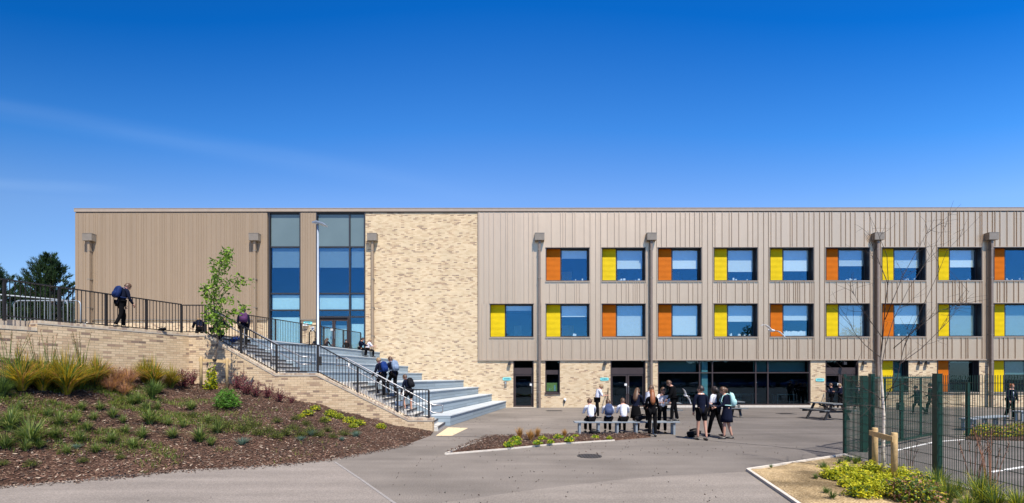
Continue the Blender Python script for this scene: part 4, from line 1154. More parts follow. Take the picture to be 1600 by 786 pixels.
# door handrails / folded barriers beside the doors
for px, lb_ in ((948,'small black guard rail beside the left jamb of the double door'),(1289,'small black guard rail beside the far doorway')):
    x = X(px); e = empty('guard_rail', (x, BK-.5, 0), 0, lb_, 'guard rail')
    m = MB(); m.tube([(x-.12,BK-.9,0),(x-.12,BK-.9,.95),(x+.05,BK-.2,1.25),(x+.05,BK-.2,0)], .025, 6); m.build('rail_tube', M['rail'], e)
    m = MB(); m.tube([(x-.12,BK-.9,.5),(x+.05,BK-.2,.6)], .015, 6); m.build('mid_rail', M['rail'], e)

# =================================================================== BENCHES / TABLES
def bench(a, b_, nleg, label, wid=.40):
    a = Vector(a); b_ = Vector(b_); d = (b_-a).normalized(); n = Vector((-d.y, d.x, 0)); L = (b_-a).length
    e = empty('long_bench', a, 0, label, 'bench')
    for k in range(3):
        m = MB(); o = n*((k-1)*.135); m.bar(a+o+Vector((0,0,.43)), b_+o+Vector((0,0,.43)), .125, .04); m.build('seat_slat', M['galv'], e)
    for k in range(nleg):
        c = a + d*(.18 + (L-.36)*k/(nleg-1)); m = MB(); ax = math.atan2(d.y, d.x)
        Mx = Matrix.Translation(c) @ Matrix.Rotation(ax, 4, 'Z')
        m.box(-.035, .035, -.16, .16, .37, .409, Mx); m.box(-.035, .035, .09, .15, 0, .37, Mx); m.box(-.035, .035, -.15, -.09, 0, .37, Mx); m.build('leg', M['galv'], e)
bench((2.13,16.60,0), (5.72,16.64,0), 6, 'long pale grey metal bench behind the mulch island, with pupils sitting on it')
bench((16.5,17.6,0), (19.3,19.0,0), 4, 'pale grey metal bench beyond the fence, behind the planted strip')
bench((22.3,21.4,0), (25.5,21.9,0), 4, 'pale grey metal bench at the far right edge near the ginger haired pupil')

def make_table():
    e = empty('picnic_table', (0,0,0)); 
    e['group'] = 'picnic tables on the playground'; e['category'] = 'picnic table'
    m = MB()
    for k in range(5): m.box(-.36+k*.147, -.36+k*.147+.135, -.85, .85, .715, .755)
    m.build('tabletop', M['tabletop'], e)
    for s in (-1,1):
        m = MB()
        for k in range(2): m.box(s*.64-.12+k*.125, s*.64-.12+k*.125+.115, -.85, .85, .43, .465)
        m.build('seat', M['tabletop'], e)
    for s in (-1,1):
        y = s*.58
        for t in (-1,1):
            m = MB(); m.bar((t*.58,y,.0),(t*.22,y,.712),.075,.09,(0,1,0)); m.build('leg', M['table'], e)
        m = MB(); m.box(-.75,.75,y+.05,y+.095,.335,.428); m.build('crossbeam', M['table'], e)
    m = MB(); m.bar((0,-.55,.40),(0,.55,.66),.05,.06) ; m.build('brace', M['table'], e)
    return e
t0 = make_table()
spots = [((14.62,22.4,0), R(4), 'picnic table with grey top and black frame, standing left of the green fence'),
         ((10.5,23.9,0), R(86), 'picnic table behind the pupil with the mint backpack'),
         ((7.05,22.8,0), R(80), 'picnic table mostly hidden behind the pupil standing on the bench')]
for i, (l, r, lb_) in enumerate(spots):
    o = t0 if i == 0 else copy_tree(t0)
    o.location = l; o.rotation_euler = (0,0,r); o['label'] = lb_

# =================================================================== FENCE
fe = empty('mesh_fence', (8.3,10,0), 0, 'dark green welded mesh fence along the planting bed kerb at the right', 'fence')
def fpost(p, e, w=.07, h=2.03, nm='post'):
    m = MB(); m.box(p[0]-w/2, p[0]+w/2, p[1]-w/2, p[1]+w/2, 0, h); m.box(p[0]-w/2-.004, p[0]+w/2+.004, p[1]-w/2-.004, p[1]+w/2+.004, h, h+.015); return m.build(nm, M['fgreen'], e)
def fpanel(a, b_, e, z0=.06, z1=1.98, sp=.05, hs=.2, t=.006, nm='mesh_panel', spikes=True):
    a = Vector((a[0],a[1],0)); b_ = Vector((b_[0],b_[1],0)); d = b_-a; L = d.length; d.normalize(); n = Vector((-d.y,d.x,0))
    m = MB(); k = sp
    while k < L-.01:
        c = a + d*k; m.box(c.x-t/2*1.2, c.x+t/2*1.2, c.y-t/2*1.2, c.y+t/2*1.2, z0, z1+(.03 if spikes else 0)); k += sp
    z = z0+.02
    while z <= z1+.01:
        for s in (-1,1): m.bar(a+n*s*t*1.1+Vector((0,0,z)), b_+n*s*t*1.1+Vector((0,0,z)), t, .008)
        z += hs
    return m.build(nm, M['fgreen'], e)
fA = (8.36,12.15); fD = (8.20,11.02); fE = (8.10,9.20); fG = (7.82,6.75); fH = (7.6,4.6)
for p, w in ((fA,.055),(fD,.085),(fE,.105),(fG,.06),(fH,.06)): fpost(p, fe, w)
for a, b_ in ((fA,fD),(fD,fE),(fE,fG),(fG,fH)): fpanel(a, b_, fe)
fC = (9.24,12.7)
fpost(fC, fe, .12, 1.99, 'gate_post'); fpanel(fA, fC, fe, t=.0042)
ge = empty('mesh_gate', (9.4,12.8,0), 0, 'dark green double mesh gate with latch standing behind the birch tree', 'gate')
gA = Vector((9.40,12.82,0)); gB = Vector((14.0,15.9,0)); gd = (gB-gA).normalized()
gM = gA + gd*2.45
for a, b_ in ((gA+gd*.04, gM-gd*.03), (gM+gd*.03, gB-gd*.06)):
    m = MB(); up = Vector((0,0,1))
    m.bar(a+up*.10, a+up*1.97, .055); m.bar(b_+up*.10, b_+up*1.97, .055); m.bar(a+up*1.95, b_+up*1.95, .05); m.bar(a+up*.12, b_+up*.12, .05)
    mid = a.lerp(b_, .5); m.bar(mid+up*.14, mid+up*1.93, .04); m.build('gate_leaf', M['fgreen'], ge)
    fpanel(a, b_, ge, .14, 1.92, t=.004, nm='mesh_infill', spikes=False)
m = MB(); c = gM-gd*.1; m.box(c.x-.09,c.x+.05,c.y-.08,c.y+.03,1.0,1.22); m.build('lock_box', M['fgreen'], ge)
m = MB(); m.tube([(c.x-.06,c.y-.10,1.16),(c.x-.18,c.y-.13,1.16)], .012, 6); m.build('handle', M['rubber'], ge)
m = MB(); m.tube([(gM.x+.05,gM.y-.06,0),(gM.x+.05,gM.y-.06,.55)], .014, 6); m.build('drop_bolt', M['rubber'], ge)
ff = empty('mesh_fence', (14.1,16,0), 0, 'short dark green mesh fence run at the far end of the gate', 'fence')
fpost((14.12,15.98), ff, .12, 2.0); fpost((14.85,15.75), ff, .07, 1.78); fpanel((14.12,15.98),(14.85,15.75), ff, .06, 1.72)

# crowd barriers on the upper terrace
def make_barrier():
    e = empty('crowd_barrier', (0,0,0)); e['category'] = 'barrier'; e['group'] = 'crowd barriers on the upper terrace'
    m = MB(); m.tube([(0,0,.12),(0,0,.95),(.04,0,1.05),(.14,0,1.09),(2.16,0,1.09),(2.26,0,1.05),(2.30,0,.95),(2.30,0,.12)], .021, 8); m.build('frame', M['galv'], e, True)
    m = MB(); m.tube([(0,0,.16),(2.3,0,.16)], .015, 6)
    for k in range(1, 20): m.tube([(k*.115,0,.16),(k*.115,0,1.08)], .005, 4)
    m.build('infill_bars', M['galv'], e)
    for x in (.3, 2.0):
        m = MB(); m.tube([(x,-.25,.01),(x,0,.14),(x,.25,.01)], .016, 6); m.build('foot', M['galv'], e)
    return e
b0 = make_barrier()
for i, (l, r, lb_) in enumerate([((-17.25,16.75,TZ), 0, 'galvanised crowd barrier behind the railing, ending at the building corner'), ((-19.75,16.6,TZ), R(2), 'galvanised crowd barrier behind the railing, at the left edge of the picture'), ((-16.9,15.0,TZ), R(48), 'galvanised crowd barrier set at an angle in front of the other two')]):
    o = b0 if i == 0 else copy_tree(b0); o.location = l; o.rotation_euler = (0,0,r); o['label'] = lb_

# =================================================================== BEDS
edge = [(-20,8.4),(-12,8.5)] + [(p.x, p.y) for p in ed] + [(-2.72,16.3)]
def cum(pts):
    L = [0]
    for a, b_ in zip(pts, pts[1:]): L.append(L[-1] + math.hypot(b_[0]-a[0], b_[1]-a[1]))
    return L
def at_(pts, L, t):
    for i in range(len(pts)-1):
        if t <= L[i+1] or i == len(pts)-2:
            u = 0 if L[i+1] == L[i] else (t-L[i])/(L[i+1]-L[i]); u = max(0, min(1, u))
            return [a + (b_-a)*u for a, b_ in zip(pts[i], pts[i+1])]
# wall foot: x, y, z with matching parameter on the edge
pairs = [((-20,8.4),(-16.6,8.4,2.9)), ((-12.4,8.5),(-13.93,10.4,2.6)), (tuple(P(0,759.5))[:2],(-13.20,12.45,2.45)), (tuple(P(120,750))[:2],(-12.45,14.55,2.15)), (tuple(P(272,735))[:2],(-11.52,17.16,1.75)),
         (tuple(P(350,731))[:2],(-10.0,17.19,1.68)), (tuple(P(420,727))[:2],(-8.7,17.19,1.45)), (tuple(P(480,722))[:2],(-7.5,17.19,1.12)), (tuple(P(545,712))[:2],(-6.3,17.19,.80)), (tuple(P(609,700))[:2],(-5.0,17.19,.45)), (tuple(P(645,691))[:2],(-3.9,17.19,.22)), ((-2.74,16.3),(-2.80,17.19,.02))]
NU, NV = 150, 44
EDP = [p[0] for p in pairs]; WP = [p[1] for p in pairs]
bv = []; bf = []
for i in range(NU+1):
    t = i/NU*(len(pairs)-1); k = min(int(t), len(pairs)-2); u = t-k
    e0 = [a+(b_-a)*u for a, b_ in zip(EDP[k], EDP[k+1])]; w0 = [a+(b_-a)*u for a, b_ in zip(WP[k], WP[k+1])]
    for j in range(NV+1):
        v = j/NV
        x = e0[0]+(w0[0]-e0[0])*v; y = e0[1]+(w0[1]-e0[1])*v
        h = w0[2]*(1-(1-v)**1.35)*1.0
        nz = mn.noise(Vector((x*1.1, y*1.1, 0)))*.09 + mn.noise(Vector((x*4, y*4, 3)))*.03 + mn.noise(Vector((x*14, y*14, 5)))*.012
        bv.append((x, y, h + nz*min(1, v*8) + (.03*min(1, v*20)) - (.02 if j == 0 else 0)))
for i in range(NU):
    for j in range(NV):
        a = i*(NV+1)+j; bf.append((a, a+NV+1, a+NV+2, a+1))
me = bpy.data.meshes.new('mulch_bank'); me.from_pydata(bv, [], bf); me.materials.append(M['mulch']); me.polygons.foreach_set('use_smooth', [True]*len(bf)); me.update()
bank = bpy.data.objects.new('mulch_bank', me); link(bank); tag(bank, kind='structure')
BVH = BVHTree.FromPolygons([Vector(v) for v in bv], bf)
def on_bank(px, py):
    d = Vector(((px-800)/F, 1, (588-py)/F)); o = Vector((0,0,EYE))
    h, n, i, dd_ = BVH.ray_cast(o, d.normalized())
    return h
def bank_z(x, y):
    h, n, i, dd_ = BVH.ray_cast(Vector((x, y, 10)), Vector((0,0,-1)))
    return (h, n) if h else (None, None)

# island
isl = [P(695,710), P(790,702), P(870,694), P(960,688.5), P(1018,683.5), P(1012,679.8), P(880,681), P(760,683)]
m = MB(); n = len(isl); ctr = sum(isl, Vector())/n
for k in range(n):
    a, b_ = isl[k], isl[(k+1)%n]
    q = [a.lerp(ctr, .12), b_.lerp(ctr, .12)]
    m.face([(a.x,a.y,.0),(b_.x,b_.y,.0),(q[1].x,q[1].y,.06),(q[0].x,q[0].y,.06)]); m.face([(q[0].x,q[0].y,.06),(q[1].x,q[1].y,.06),(ctr.x,ctr.y,.09)])
tag(m.build('mulch_island', M['mulch'], None, True, True), kind='structure')
strip('bed_kerb', [P(695,710.5), P(790,702.6), P(870,694.6), P(960,689)], .035, -.02, .04, M['edging'], kind='structure')
strip('bed_kerb', [P(695,710), P(715,702), P(765,686)], .035, -.02, .035, M['edging'], kind='structure')
# right bed
bc = [P(1168,737), P(1240,786), Vector((3.75,4.5,0)), Vector((7.45,4.5,0)), Vector((7.70,6.75,0)), Vector((8.0,9.2,0)), Vector((8.1,11.0,0)), P(1322,713.5)]
GXN, GYN = 46, 80
bm = bmesh.new()
def inside(x, y, poly):
    c = False; n = len(poly); j = n-1
    for i in range(n):
        if ((poly[i][1] > y) != (poly[j][1] > y)) and (x < (poly[j][0]-poly[i][0])*(y-poly[i][1])/(poly[j][1]-poly[i][1])+poly[i][0]): c = not c
        j = i
    return c
m = MB(); 
def bedz(x, y): return .045 + .05*mn.noise(Vector((x*.9, y*.9, 7))) + .02*mn.noise(Vector((x*5, y*5, 2)))
rows = 60
for r in range(rows):
    for c in range(30):
        pass
left = [P(1168,737), P(1240,786), Vector((3.75,4.5,0))]; right = [P(1322,713.5), Vector((8.1,11.0,0)), Vector((8.0,9.2,0)), Vector((7.70,6.75,0)), Vector((7.45,4.5,0))]
Ll, Lr = cum([(p.x,p.y) for p in left]), cum([(p.x,p.y) for p in right])
vs = []; fs = []; A_, B_ = 70, 40
for i in range(A_+1):
    p = at_([(q.x,q.y) for q in left], Ll, Ll[-1]*i/A_); q = at_([(s.x,s.y) for s in right], Lr, Lr[-1]*i/A_)
    for j in range(B_+1):
        x = p[0]+(q[0]-p[0])*j/B_; y = p[1]+(q[1]-p[1])*j/B_
        vs.append((x, y, .02 if j in (0,B_) or i == 0 else max(.015, bedz(x, y))))
for i in range(A_):
    for j in range(B_):
        a = i*(B_+1)+j; fs.append((a, a+B_+1, a+B_+2, a+1))
me = bpy.data.meshes.new('soil_bed'); me.from_pydata(vs, [], fs); me.materials.append(M['soil']); me.polygons.foreach_set('use_smooth', [True]*len(fs)); me.update()
so_ = bpy.data.objects.new('soil_bed', me); link(so_); tag(so_, kind='structure')
strip('bed_kerb', [P(1322,713), P(1168,736.6)], .06, -.02, .06, M['edging'], kind='structure')
strip('bed_kerb', [P(1168,736.6), P(1240,786), (3.75,4.5)], .06, -.02, .058, M['edging'], kind='structure')
strip('bed_kerb', [(8.22,12.05),(8.08,11.0),(7.98,9.2),(7.68,6.75),(7.45,4.5)], .06, -.02, .062, M['edging'], kind='structure')
# strip bed beyond the fence
m = MB(); q = [P(1508,688,0), P(1600,690,0), P(1690,690,0), P(1690,672,0), P(1600,671,0), P(1520,676,0)]
m.prism([(p.x,p.y) for p in q], -.02, .05); tag(m.build('planted_strip', M['mulch']), kind='structure')

# bark chips (loose, uncountable)
def chips(name, spots, mats, size=(.03,.09)):
    m = MB(); rr = random.Random(5)
    for (p, n) in spots:
        L = rr.uniform(*size); w = L*rr.uniform(.2,.5); a = rr.uniform(0, math.pi)
        d = Vector((math.cos(a), math.sin(a), rr.uniform(-.35,.5))).normalized(); s = d.cross(n).normalized(); u = s.cross(d)
        c = p + n*rr.uniform(.004,.02); h = .006
        m.cm = rr.choices((0,1,2), (6,4.5,1.6))[0]
        q = [c-d*L/2-s*w*.3, c+d*L*.1-s*w/2, c+d*L/2, c+d*L*.1+s*w/2, c-d*L/2+s*w*.3]
        m.face([v+u*h for v in q])
        m.face([q[0]+u*h, q[4]+u*h, q[4]-u*h, q[0]-u*h]); m.face([q[1]+u*h, q[0]+u*h, q[0]-u*h, q[1]-u*h])
    return tag(m.build(name, mats), 'loose brown and pale bark chips on the planted bank', 'bark chips', None, 'stuff')
rr = random.Random(11); sp_ = []
while len(sp_) < 17000:
    x = rr.uniform(-13.6,-2.7); y = rr.uniform(8.6,17.15)
    if rr.random() > min(1, (11.5/y)**1.6): continue
    h, nn = bank_z(x, y)
    if h: sp_.append((h, nn))
chips('bark_chips', sp_, [M['chip1'],M['chip2'],M['chip3']])
# chips spilled on the path and in the island
sp_ = []; Z1 = Vector((0,0,1))
for k in range(1100):
    t = rr.random()*(len(ed)-1); i = int(t); p = ed[i].lerp(ed[i+1], t-i)
    o = abs(rr.gauss(0,.16)); sp_.append((Vector((p.x+o*.5, p.y-o, .008)), Z1))
IS = [(p.x,p.y) for p in isl]
while len(sp_) < 4200:
    x = rr.uniform(-1.9,4.6); y = rr.uniform(12.3,16.5)
    if inside(x, y, IS) or rr.random() < .012: sp_.append((Vector((x,y,.075 if inside(x,y,IS) else .008)), Z1))
chips('bark_chips', sp_, [M['chip1'],M['chip2'],M['chip3']], (.025,.075))['label'] = 'bark chips of the mulch island and those spilled on the tarmac'

sp_ = []
while len(sp_) < 520:
    x = rr.uniform(-9,8); y = 5.5 + rr.random()**1.3*18
    if y > 8 and x < -2.6 : continue
    if x > 3.7 and y < 11.8: continue
    sp_.append((Vector((x,y,.008)), Z1))
chips('tarmac_crumbs', sp_, [M['chip1'],M['rubber'],M['chip1']], (.015,.045))['label'] = 'dark crumbs and bits scattered over the tarmac'
def make_car(col):
    e = empty('parked_car', (0,0,0), 0, 'parked car on the far side of the yard behind the viewer', 'car', 'cars parked behind the viewer')
    st_ = [(-2.1,.45,.62,.72),(-2.0,.28,.85,.80),(-.9,.25,.95,.88),(.0,.25,.95,.88),(1.2,.25,.95,.88),(2.0,.3,.9,.82),(2.12,.45,.7,.74)]
    m = MB(); rg = [[Vector((x,-w,z0)),Vector((x,w,z0)),Vector((x,w,z1-.15)),Vector((x,w*.9,z1)),Vector((x,-w*.9,z1)),Vector((x,-w,z1-.15))] for x,z0,z1,w in st_]
    m.face(rg[0][::-1]); m.face(rg[-1])
    for a,b_ in zip(rg,rg[1:]):
        for j in range(6): m.face([a[j],a[(j+1)%6],b_[(j+1)%6],b_[j]])
    m.build('body', M[col], e, True, True)
    m = MB(); lo = [(-.95,.80),(1.75,.80)]; b4 = [(-.95,-.78,.94),(1.8,-.78,.94),(1.8,.78,.94),(-.95,.78,.94)]; t4 = [(-.25,-.62,1.42),(1.25,-.62,1.42),(1.25,.62,1.42),(-.25,.62,1.42)]
    for j in range(4): m.face([b4[j],b4[(j+1)%4],t4[(j+1)%4],t4[j]])
    m.build('windows', M['carglass'], e)
    m = MB(); m.box(-.27,1.27,-.64,.64,1.42,1.46); m.build('roof', M[col], e)
    for x in (-1.3,1.3):
        for y in (-.82,.82):
            m = MB(); m.tube([(x,y-.09,.31),(x,y+.09,.31)], .31, 14); w_ = m.build('wheel', M['rubber'], e)
            m = MB(); m.tube([(x,y-.10,.31),(x,y+.10,.31)], .18, 10); m.build('rim', M['steel'], w_)
    return e
M['carglass'] = simple('car_glass', (.02,.03,.04), .05); M['car_a'] = simple('car_silver', (.5,.5,.52), .25, .3); M['car_b'] = simple('car_blue', (.02,.06,.25), .2); M['car_c'] = simple('car_red', (.3,.02,.02), .2); M['car_d'] = simple('car_white', (.75,.75,.75), .25)
cp_ = [make_car(c) for c in ('car_a','car_b','car_c','car_d')]; rq = random.Random(9)
for i in range(16):
    o = cp_[i] if i < 4 else copy_tree(cp_[rq.randrange(4)])
    o.location = (-24+i*5.2+rq.uniform(-.4,.4), -22+rq.uniform(-.4,.4), 0); o.rotation_euler = (0,0,R(rq.choice((0,180))+rq.uniform(-3,3)))
    o['label'] = 'parked car behind the viewer, %s of its row' % ('leftmost' if i == 0 else ('rightmost' if i == 15 else ['','second','third','fourth','fifth','sixth','seventh','eighth','ninth','tenth','eleventh','twelfth','thirteenth','fourteenth','fifteenth'][i]+' from the left'))
# =================================================================== PLANTS
def blades(m, c, n, h, spread, w, rnd, droop=.6, seg=3, hvar=.35, stiff=0.0, base=.06, cm=None):
    c = Vector(c)
    for i in range(n):
        a = rnd.uniform(0, 2*math.pi); d = Vector((math.cos(a), math.sin(a), 0)); s = Vector((-d.y, d.x, 0))
        hh = h*(1-hvar*rnd.random()); sp = spread*rnd.random()**.7
        b0 = c + d*base*rnd.random()
        prev = None
        if cm: m.cm = rnd.choice(cm)
        for k in range(seg+1):
            t = k/seg
            z = hh*(t - droop*t*t*sp/max(spread,.01)*.8)
            p = b0 + d*sp*(t**1.4) + Vector((0,0,z)); ww = w*(1-t*.92)*.5
            cur = (p - s*ww, p + s*ww)
            if prev: m.face([prev[0], prev[1], cur[1], cur[0]])
            prev = cur
def leaves(m, pts, rnd, size, up=.3, cm=None, aspect=.55):
    for p in pts:
        n = Vector((rnd.gauss(0,1), rnd.gauss(0,1), rnd.gauss(up,1))).normalized()
        a = n.orthogonal().normalized(); b_ = n.cross(a); t = rnd.uniform(0, 6.28)
        d = a*math.cos(t)+b_*math.sin(t); s = n.cross(d); L = size*rnd.uniform(.6,1.25)
        if cm: m.cm = rnd.choice(cm)
        m.face([p-d*L*.5, p+s*L*aspect*.5+d*L*.05+n*L*.06, p+d*L*.5, p-s*L*aspect*.5+d*L*.05+n*L*.06])
def ordinal(i, n):
    w = ['first','second','third','fourth','fifth','sixth','seventh','eighth','ninth','tenth','eleventh','twelfth','thirteenth','fourteenth','fifteenth','sixteenth','seventeenth','eighteenth','nineteenth']
    tens = {20:'twent',30:'thirt',40:'fort',50:'fift'}
    if i == 0: return 'leftmost'
    if i == n-1: return 'rightmost'
    if i == n-2: return 'second from the right'
    k = i+1
    if k < 20: return w[k-1] + ' from the left'
    if k%10 == 0: return tens[k]+'ieth from the left'
    return tens[k-k%10]+'y '+w[k%10-1]+' from the left'
def plant_set(name, cat, desc, group, protos, spots, phr='of them'):
    """spots: (location, scale). Every plant its own object."""
    spots = sorted(spots, key=lambda s: s[0].x/s[0].y)
    for i, (p, sc) in enumerate(spots):
        o = protos[i % len(protos)] if i < len(protos) else protos[i % len(protos)].copy()
        if i >= len(protos): COL.objects.link(o)
        o.location = p; o.rotation_euler = (0, 0, random.uniform(0, 6.28)); o.scale = (sc*random.uniform(.9,1.1), sc*random.uniform(.9,1.1), sc)
        lab = desc if len(spots) == 1 else '%s, %s %s' % (desc, ordinal(i, len(spots)), phr)
        tag(o, lab, cat, group if len(spots) > 1 else None)
def proto(name, fn, mats, k):
    out = []
    for i in range(k):
        m = MB(); fn(m, random.Random(100*i+len(name))); out.append(m.build(name, mats))
    return out
bk = lambda l: [(on_bank(px, py), s) for px, py, s in l if on_bank(px, py)]
# golden sedges along the wall
plant_set('golden_sedge', 'sedge', 'big golden sedge clump at the wall foot', 'golden sedges at the foot of the wall',
    proto('golden_sedge', lambda m, r: blades(m, (0,0,0), 400, 1.08, .80, .028, r, .8, 5, .4, cm=(0,0,0,1,1,2)), [M['g_gold'],M['g_green'],M['g_orange']], 3),
    bk([(104,616,1.3),(66,610,1.0),(34,610,1.1),(240,602,1.05),(226,598,.95),(150,600,.95),(268,606,.85),(126,604,1.0),(88,604,.95)]))
plant_set('green_sedge', 'sedge', 'tall green sedge among the golden ones', 'green sedges among the golden ones',
    proto('green_sedge', lambda m, r: blades(m, (0,0,0), 280, 1.10, .60, .028, r, .5, 4, .4, cm=(0,0,1)), [M['g_green'],M['g_dark']], 2),
    bk([(4,620,.62),(56,598,.6),(238,624,.65),(85,597,.55)]))
plant_set('bronze_sedge', 'sedge', 'bronze pink sedge clump at the wall foot', 'bronze sedges at the wall foot',
    proto('bronze_sedge', lambda m, r: blades(m, (0,0,0), 230, .85, .55, .024, r, .5, 3, .4, cm=(0,0,1)), [M['g_bronze'],M['g_orange']], 2),
    bk([(162,600,.95),(182,606,.85),(200,604,.95),(172,612,.7),(194,618,.6)]))
# tall thin flowering stems
def stalks(m, r):
    for i in range(9):
        a = r.uniform(0,6.28); L = r.uniform(.9,1.45); d = Vector((math.cos(a)*r.uniform(.05,.4), math.sin(a)*r.uniform(.05,.4), 0)); m.cm = 0
        m.tube([Vector((0,0,0))+d*.1, d*.5+Vector((0,0,L*.6)), d+Vector((0,0,L))], [.006,.005,.003], 4); m.cm = 1
        leaves(m, [d*(.8+.2*t)+Vector((r.gauss(0,.012), r.gauss(0,.012), L*(.82+.2*t))) for t in [q/14 for q in range(14)]], r, .035)
plant_set('flowering_sedge', 'sedge', 'thin grass with tall flowering stems', 'tall flowering grasses by the wall',
    proto('flowering_sedge', stalks, [M['g_green'],M['g_bronze']], 2), bk([(12,610,1.0),(24,606,.9),(78,604,1.0),(128,600,1.0),(60,606,.9),(286,606,.45)]))
# arching green grasses on the bank
gl = [(20,660,.8),(48,692,1.05),(8,700,.7),(75,650,.6),(62,700,.6),(92,664,.7),(30,640,.7),(118,660,.6),(172,692,.85),(176,652,.9),(196,676,.7),(234,662,.9),(228,640,.9),(246,640,.7),(222,684,.75),(124,690,.6),(270,684,.9),(286,668,.55),(312,690,.95),(298,640,.6),(340,676,.7),(246,614,.8),(216,630,.85),(206,632,.7),(128,640,.6),(156,640,.5),(14,672,.8),(36,684,.7),(84,684,.8),(104,708,.55),(136,672,.7),(150,706,.5),(208,700,.6),(262,664,.6),(18,654,.7),(146,656,.6),(192,660,.6),(330,696,.6),(40,718-14,.5),(326,660,.55)]
plant_set('arching_sedge', 'sedge', 'green arching grass clump on the bank', 'green grass clumps on the bank',
    proto('arching_sedge', lambda m, r: blades(m, (0,0,0), 150, .64, .44, .023, r, .8, 4, .5, cm=(0,0,3,1,2)), [M['g_green'],M['g_dark'],M['g_pale'],M['g_moss']], 5), [(p, q*random.uniform(.7,1.2)) for p, q in bk(gl)], 'of the clumps')
# dark green shrubby ones and bright shrub
def bush(m, r, R_=(.3,.3,.3), n=700, size=.05, cm=None, asp=.5):
    pts = []
    for i in range(n):
        d = Vector((r.gauss(0,1), r.gauss(0,1), abs(r.gauss(0,1)))).normalized(); q = r.random()**.45
        w = 1 + .35*mn.noise(d*2.4+Vector((R_[0]*9, n*.01, 0)))
        pts.append(Vector((d.x*R_[0]*q*w, d.y*R_[1]*q*w, d.z*R_[2]*q*w+.02)))
    if cm: m.cm = cm[-1]
    for i in range(0, n, max(1, n//90)): m.tube([Vector((0,0,0)), pts[i]*.5+Vector((0,0,.02)), pts[i]], [.006,.004,.002], 3, False)
    leaves(m, pts, r, size, .5, cm, asp)
def brightbush(m, r):
    bush(m, r, (.30,.30,.50), 1500, .075, (0,0,1), .28)
plant_set('bright_shrub', 'shrub', 'bright green dense feathery shrub below the right stake of the cherry tree', None, proto('bright_shrub', brightbush, [M['g_bright'],M['g_green']], 1), bk([(355,636,1.12)]))
def variegated(m, r):
    bush(m, r, (.20,.20,.72), 420, .09, (0,1,1), .6)
plant_set('variegated_shrub', 'shrub', 'upright pale variegated shrub between the two stakes of the cherry tree', None, proto('variegated_shrub', variegated, [M['g_mid'],M['g_lime']], 1), bk([(330,608,1.1)]))
def purple(m, r):
    for i in range(26):
        a = r.uniform(0,6.28); L = r.uniform(.35,.8); d = Vector((math.cos(a),math.sin(a),0))*r.uniform(.1,.45)
        m.cm = 1; m.tube([Vector((0,0,0)), d*.6+Vector((0,0,L*.7)), d+Vector((0,0,L))], [.007,.005,.003], 4); m.cm = 0
        leaves(m, [d*t+Vector((r.gauss(0,.03),r.gauss(0,.03),L*t)) for t in [.15+.85*q/22 for q in range(22)]], r, .07, cm=None)
plant_set('purple_barberry', 'shrub', 'dark purple barberry shrub by the brick wall', 'purple barberries along the wall', proto('purple_barberry', purple, [M['g_purple'],M['bark']], 3),
    bk([(286,606,.85),(300,602,.75),(372,608,.8),(386,616,.75),(400,620,.65),(276,598,.55),(418,622,.65),(436,628,.6),(456,630,.35),(176,598,.6)]))
plant_set('dry_sapling', 'sapling', 'thin bare dark stem by the stair wall', 'thin bare stems by the wall',
    proto('dry_sapling', lambda m, r: (m.tube([(0,0,0),(.01,0,.5),(.0,0,1.0)],[.012,.010,.004],5), m.tube([(0,0,.4),(.12,0,.62)],[.006,.003],4), m.tube([(0,0,.25),(-.10,0,.44)],[.006,.003],4)), M['g_purple'], 1), bk([(381,612,.95),(453,630,.55)]))
# low dark heather like shrubs
hl = [(340,662,.75),(352,668,.8),(380,674,.9),(392,668,.9),(404,680,.7),(420,676,.7),(432,684,.7),(446,680,.8),(458,672,.7),(470,682,.75),(484,676,.7),(498,682,.7),(512,674,.6),(520,684,.6),(538,680,.65),(556,678,.5),(432,660,.6),(462,656,.6),(506,660,.6),(478,664,.6),(300,652,.6),(128,722,.4),(48,728,.5),(188,716,.4),(186,708,.3),(4,726,.4)]
plant_set('low_heather', 'shrub', 'low dark heather clump on the bank', 'low dark heathers on the bank',
    proto('low_heather', lambda m, r: (bush(m, r, (.30,.30,.30), 620, .05, (0,0,1), .35)), [M['g_heath'],M['g_moss']], 4), bk(hl), 'of the clumps')
plant_set('lime_ground_plant', 'plant', 'lime green leafy plant on the lower bank', 'lime green plants on the bank',
    proto('lime_ground_plant', lambda m, r: bush(m, r, (.26,.26,.20), 420, .06, (0,0,1), .6), [M['g_lime'],M['g_mid']], 2), bk([(481,648,.8),(493,640,.7),(516,650,1.0),(528,654,.9),(546,660,.9),(560,664,.9),(596,669,.8),(508,658,.7),(470,652,.5),(552,668,.7)]), 'of them')
plant_set('blue_fescue', 'tuft', 'small blue green tuft on the bank', 'blue green tufts on the bank',
    proto('blue_fescue', lambda m, r: blades(m, (0,0,0), 160, .22, .24, .012, r, .3, 2, .4), M['g_blue'], 1), bk([(379,694,1.0),(487,680,.9),(470,688,.7),(556,682,.95),(534,688,.6),(120,700,.6)]), 'of the tufts')
# moss and tiny weeds
sp_ = []; m = MB(); r3 = random.Random(21)
for k in range(9500):
    x = r3.gauss(-10.4,1.9); y = r3.gauss(11.9,1.3)
    if mn.noise(Vector((x*.9, y*.9, 11))) < -.02: continue
    h, nn = bank_z(x, y)
    if h and y > 9.4: m.cm = 0; m.cm = r3.choice((0,0,1)); blades(m, h, 3, .13, .11, .014, r3, .4, 2)
tag(m.build('ground_weeds', [M['g_moss'],M['g_green']]), 'yellow green weeds and moss between the grass clumps on the bank', 'ground cover', None, 'stuff')
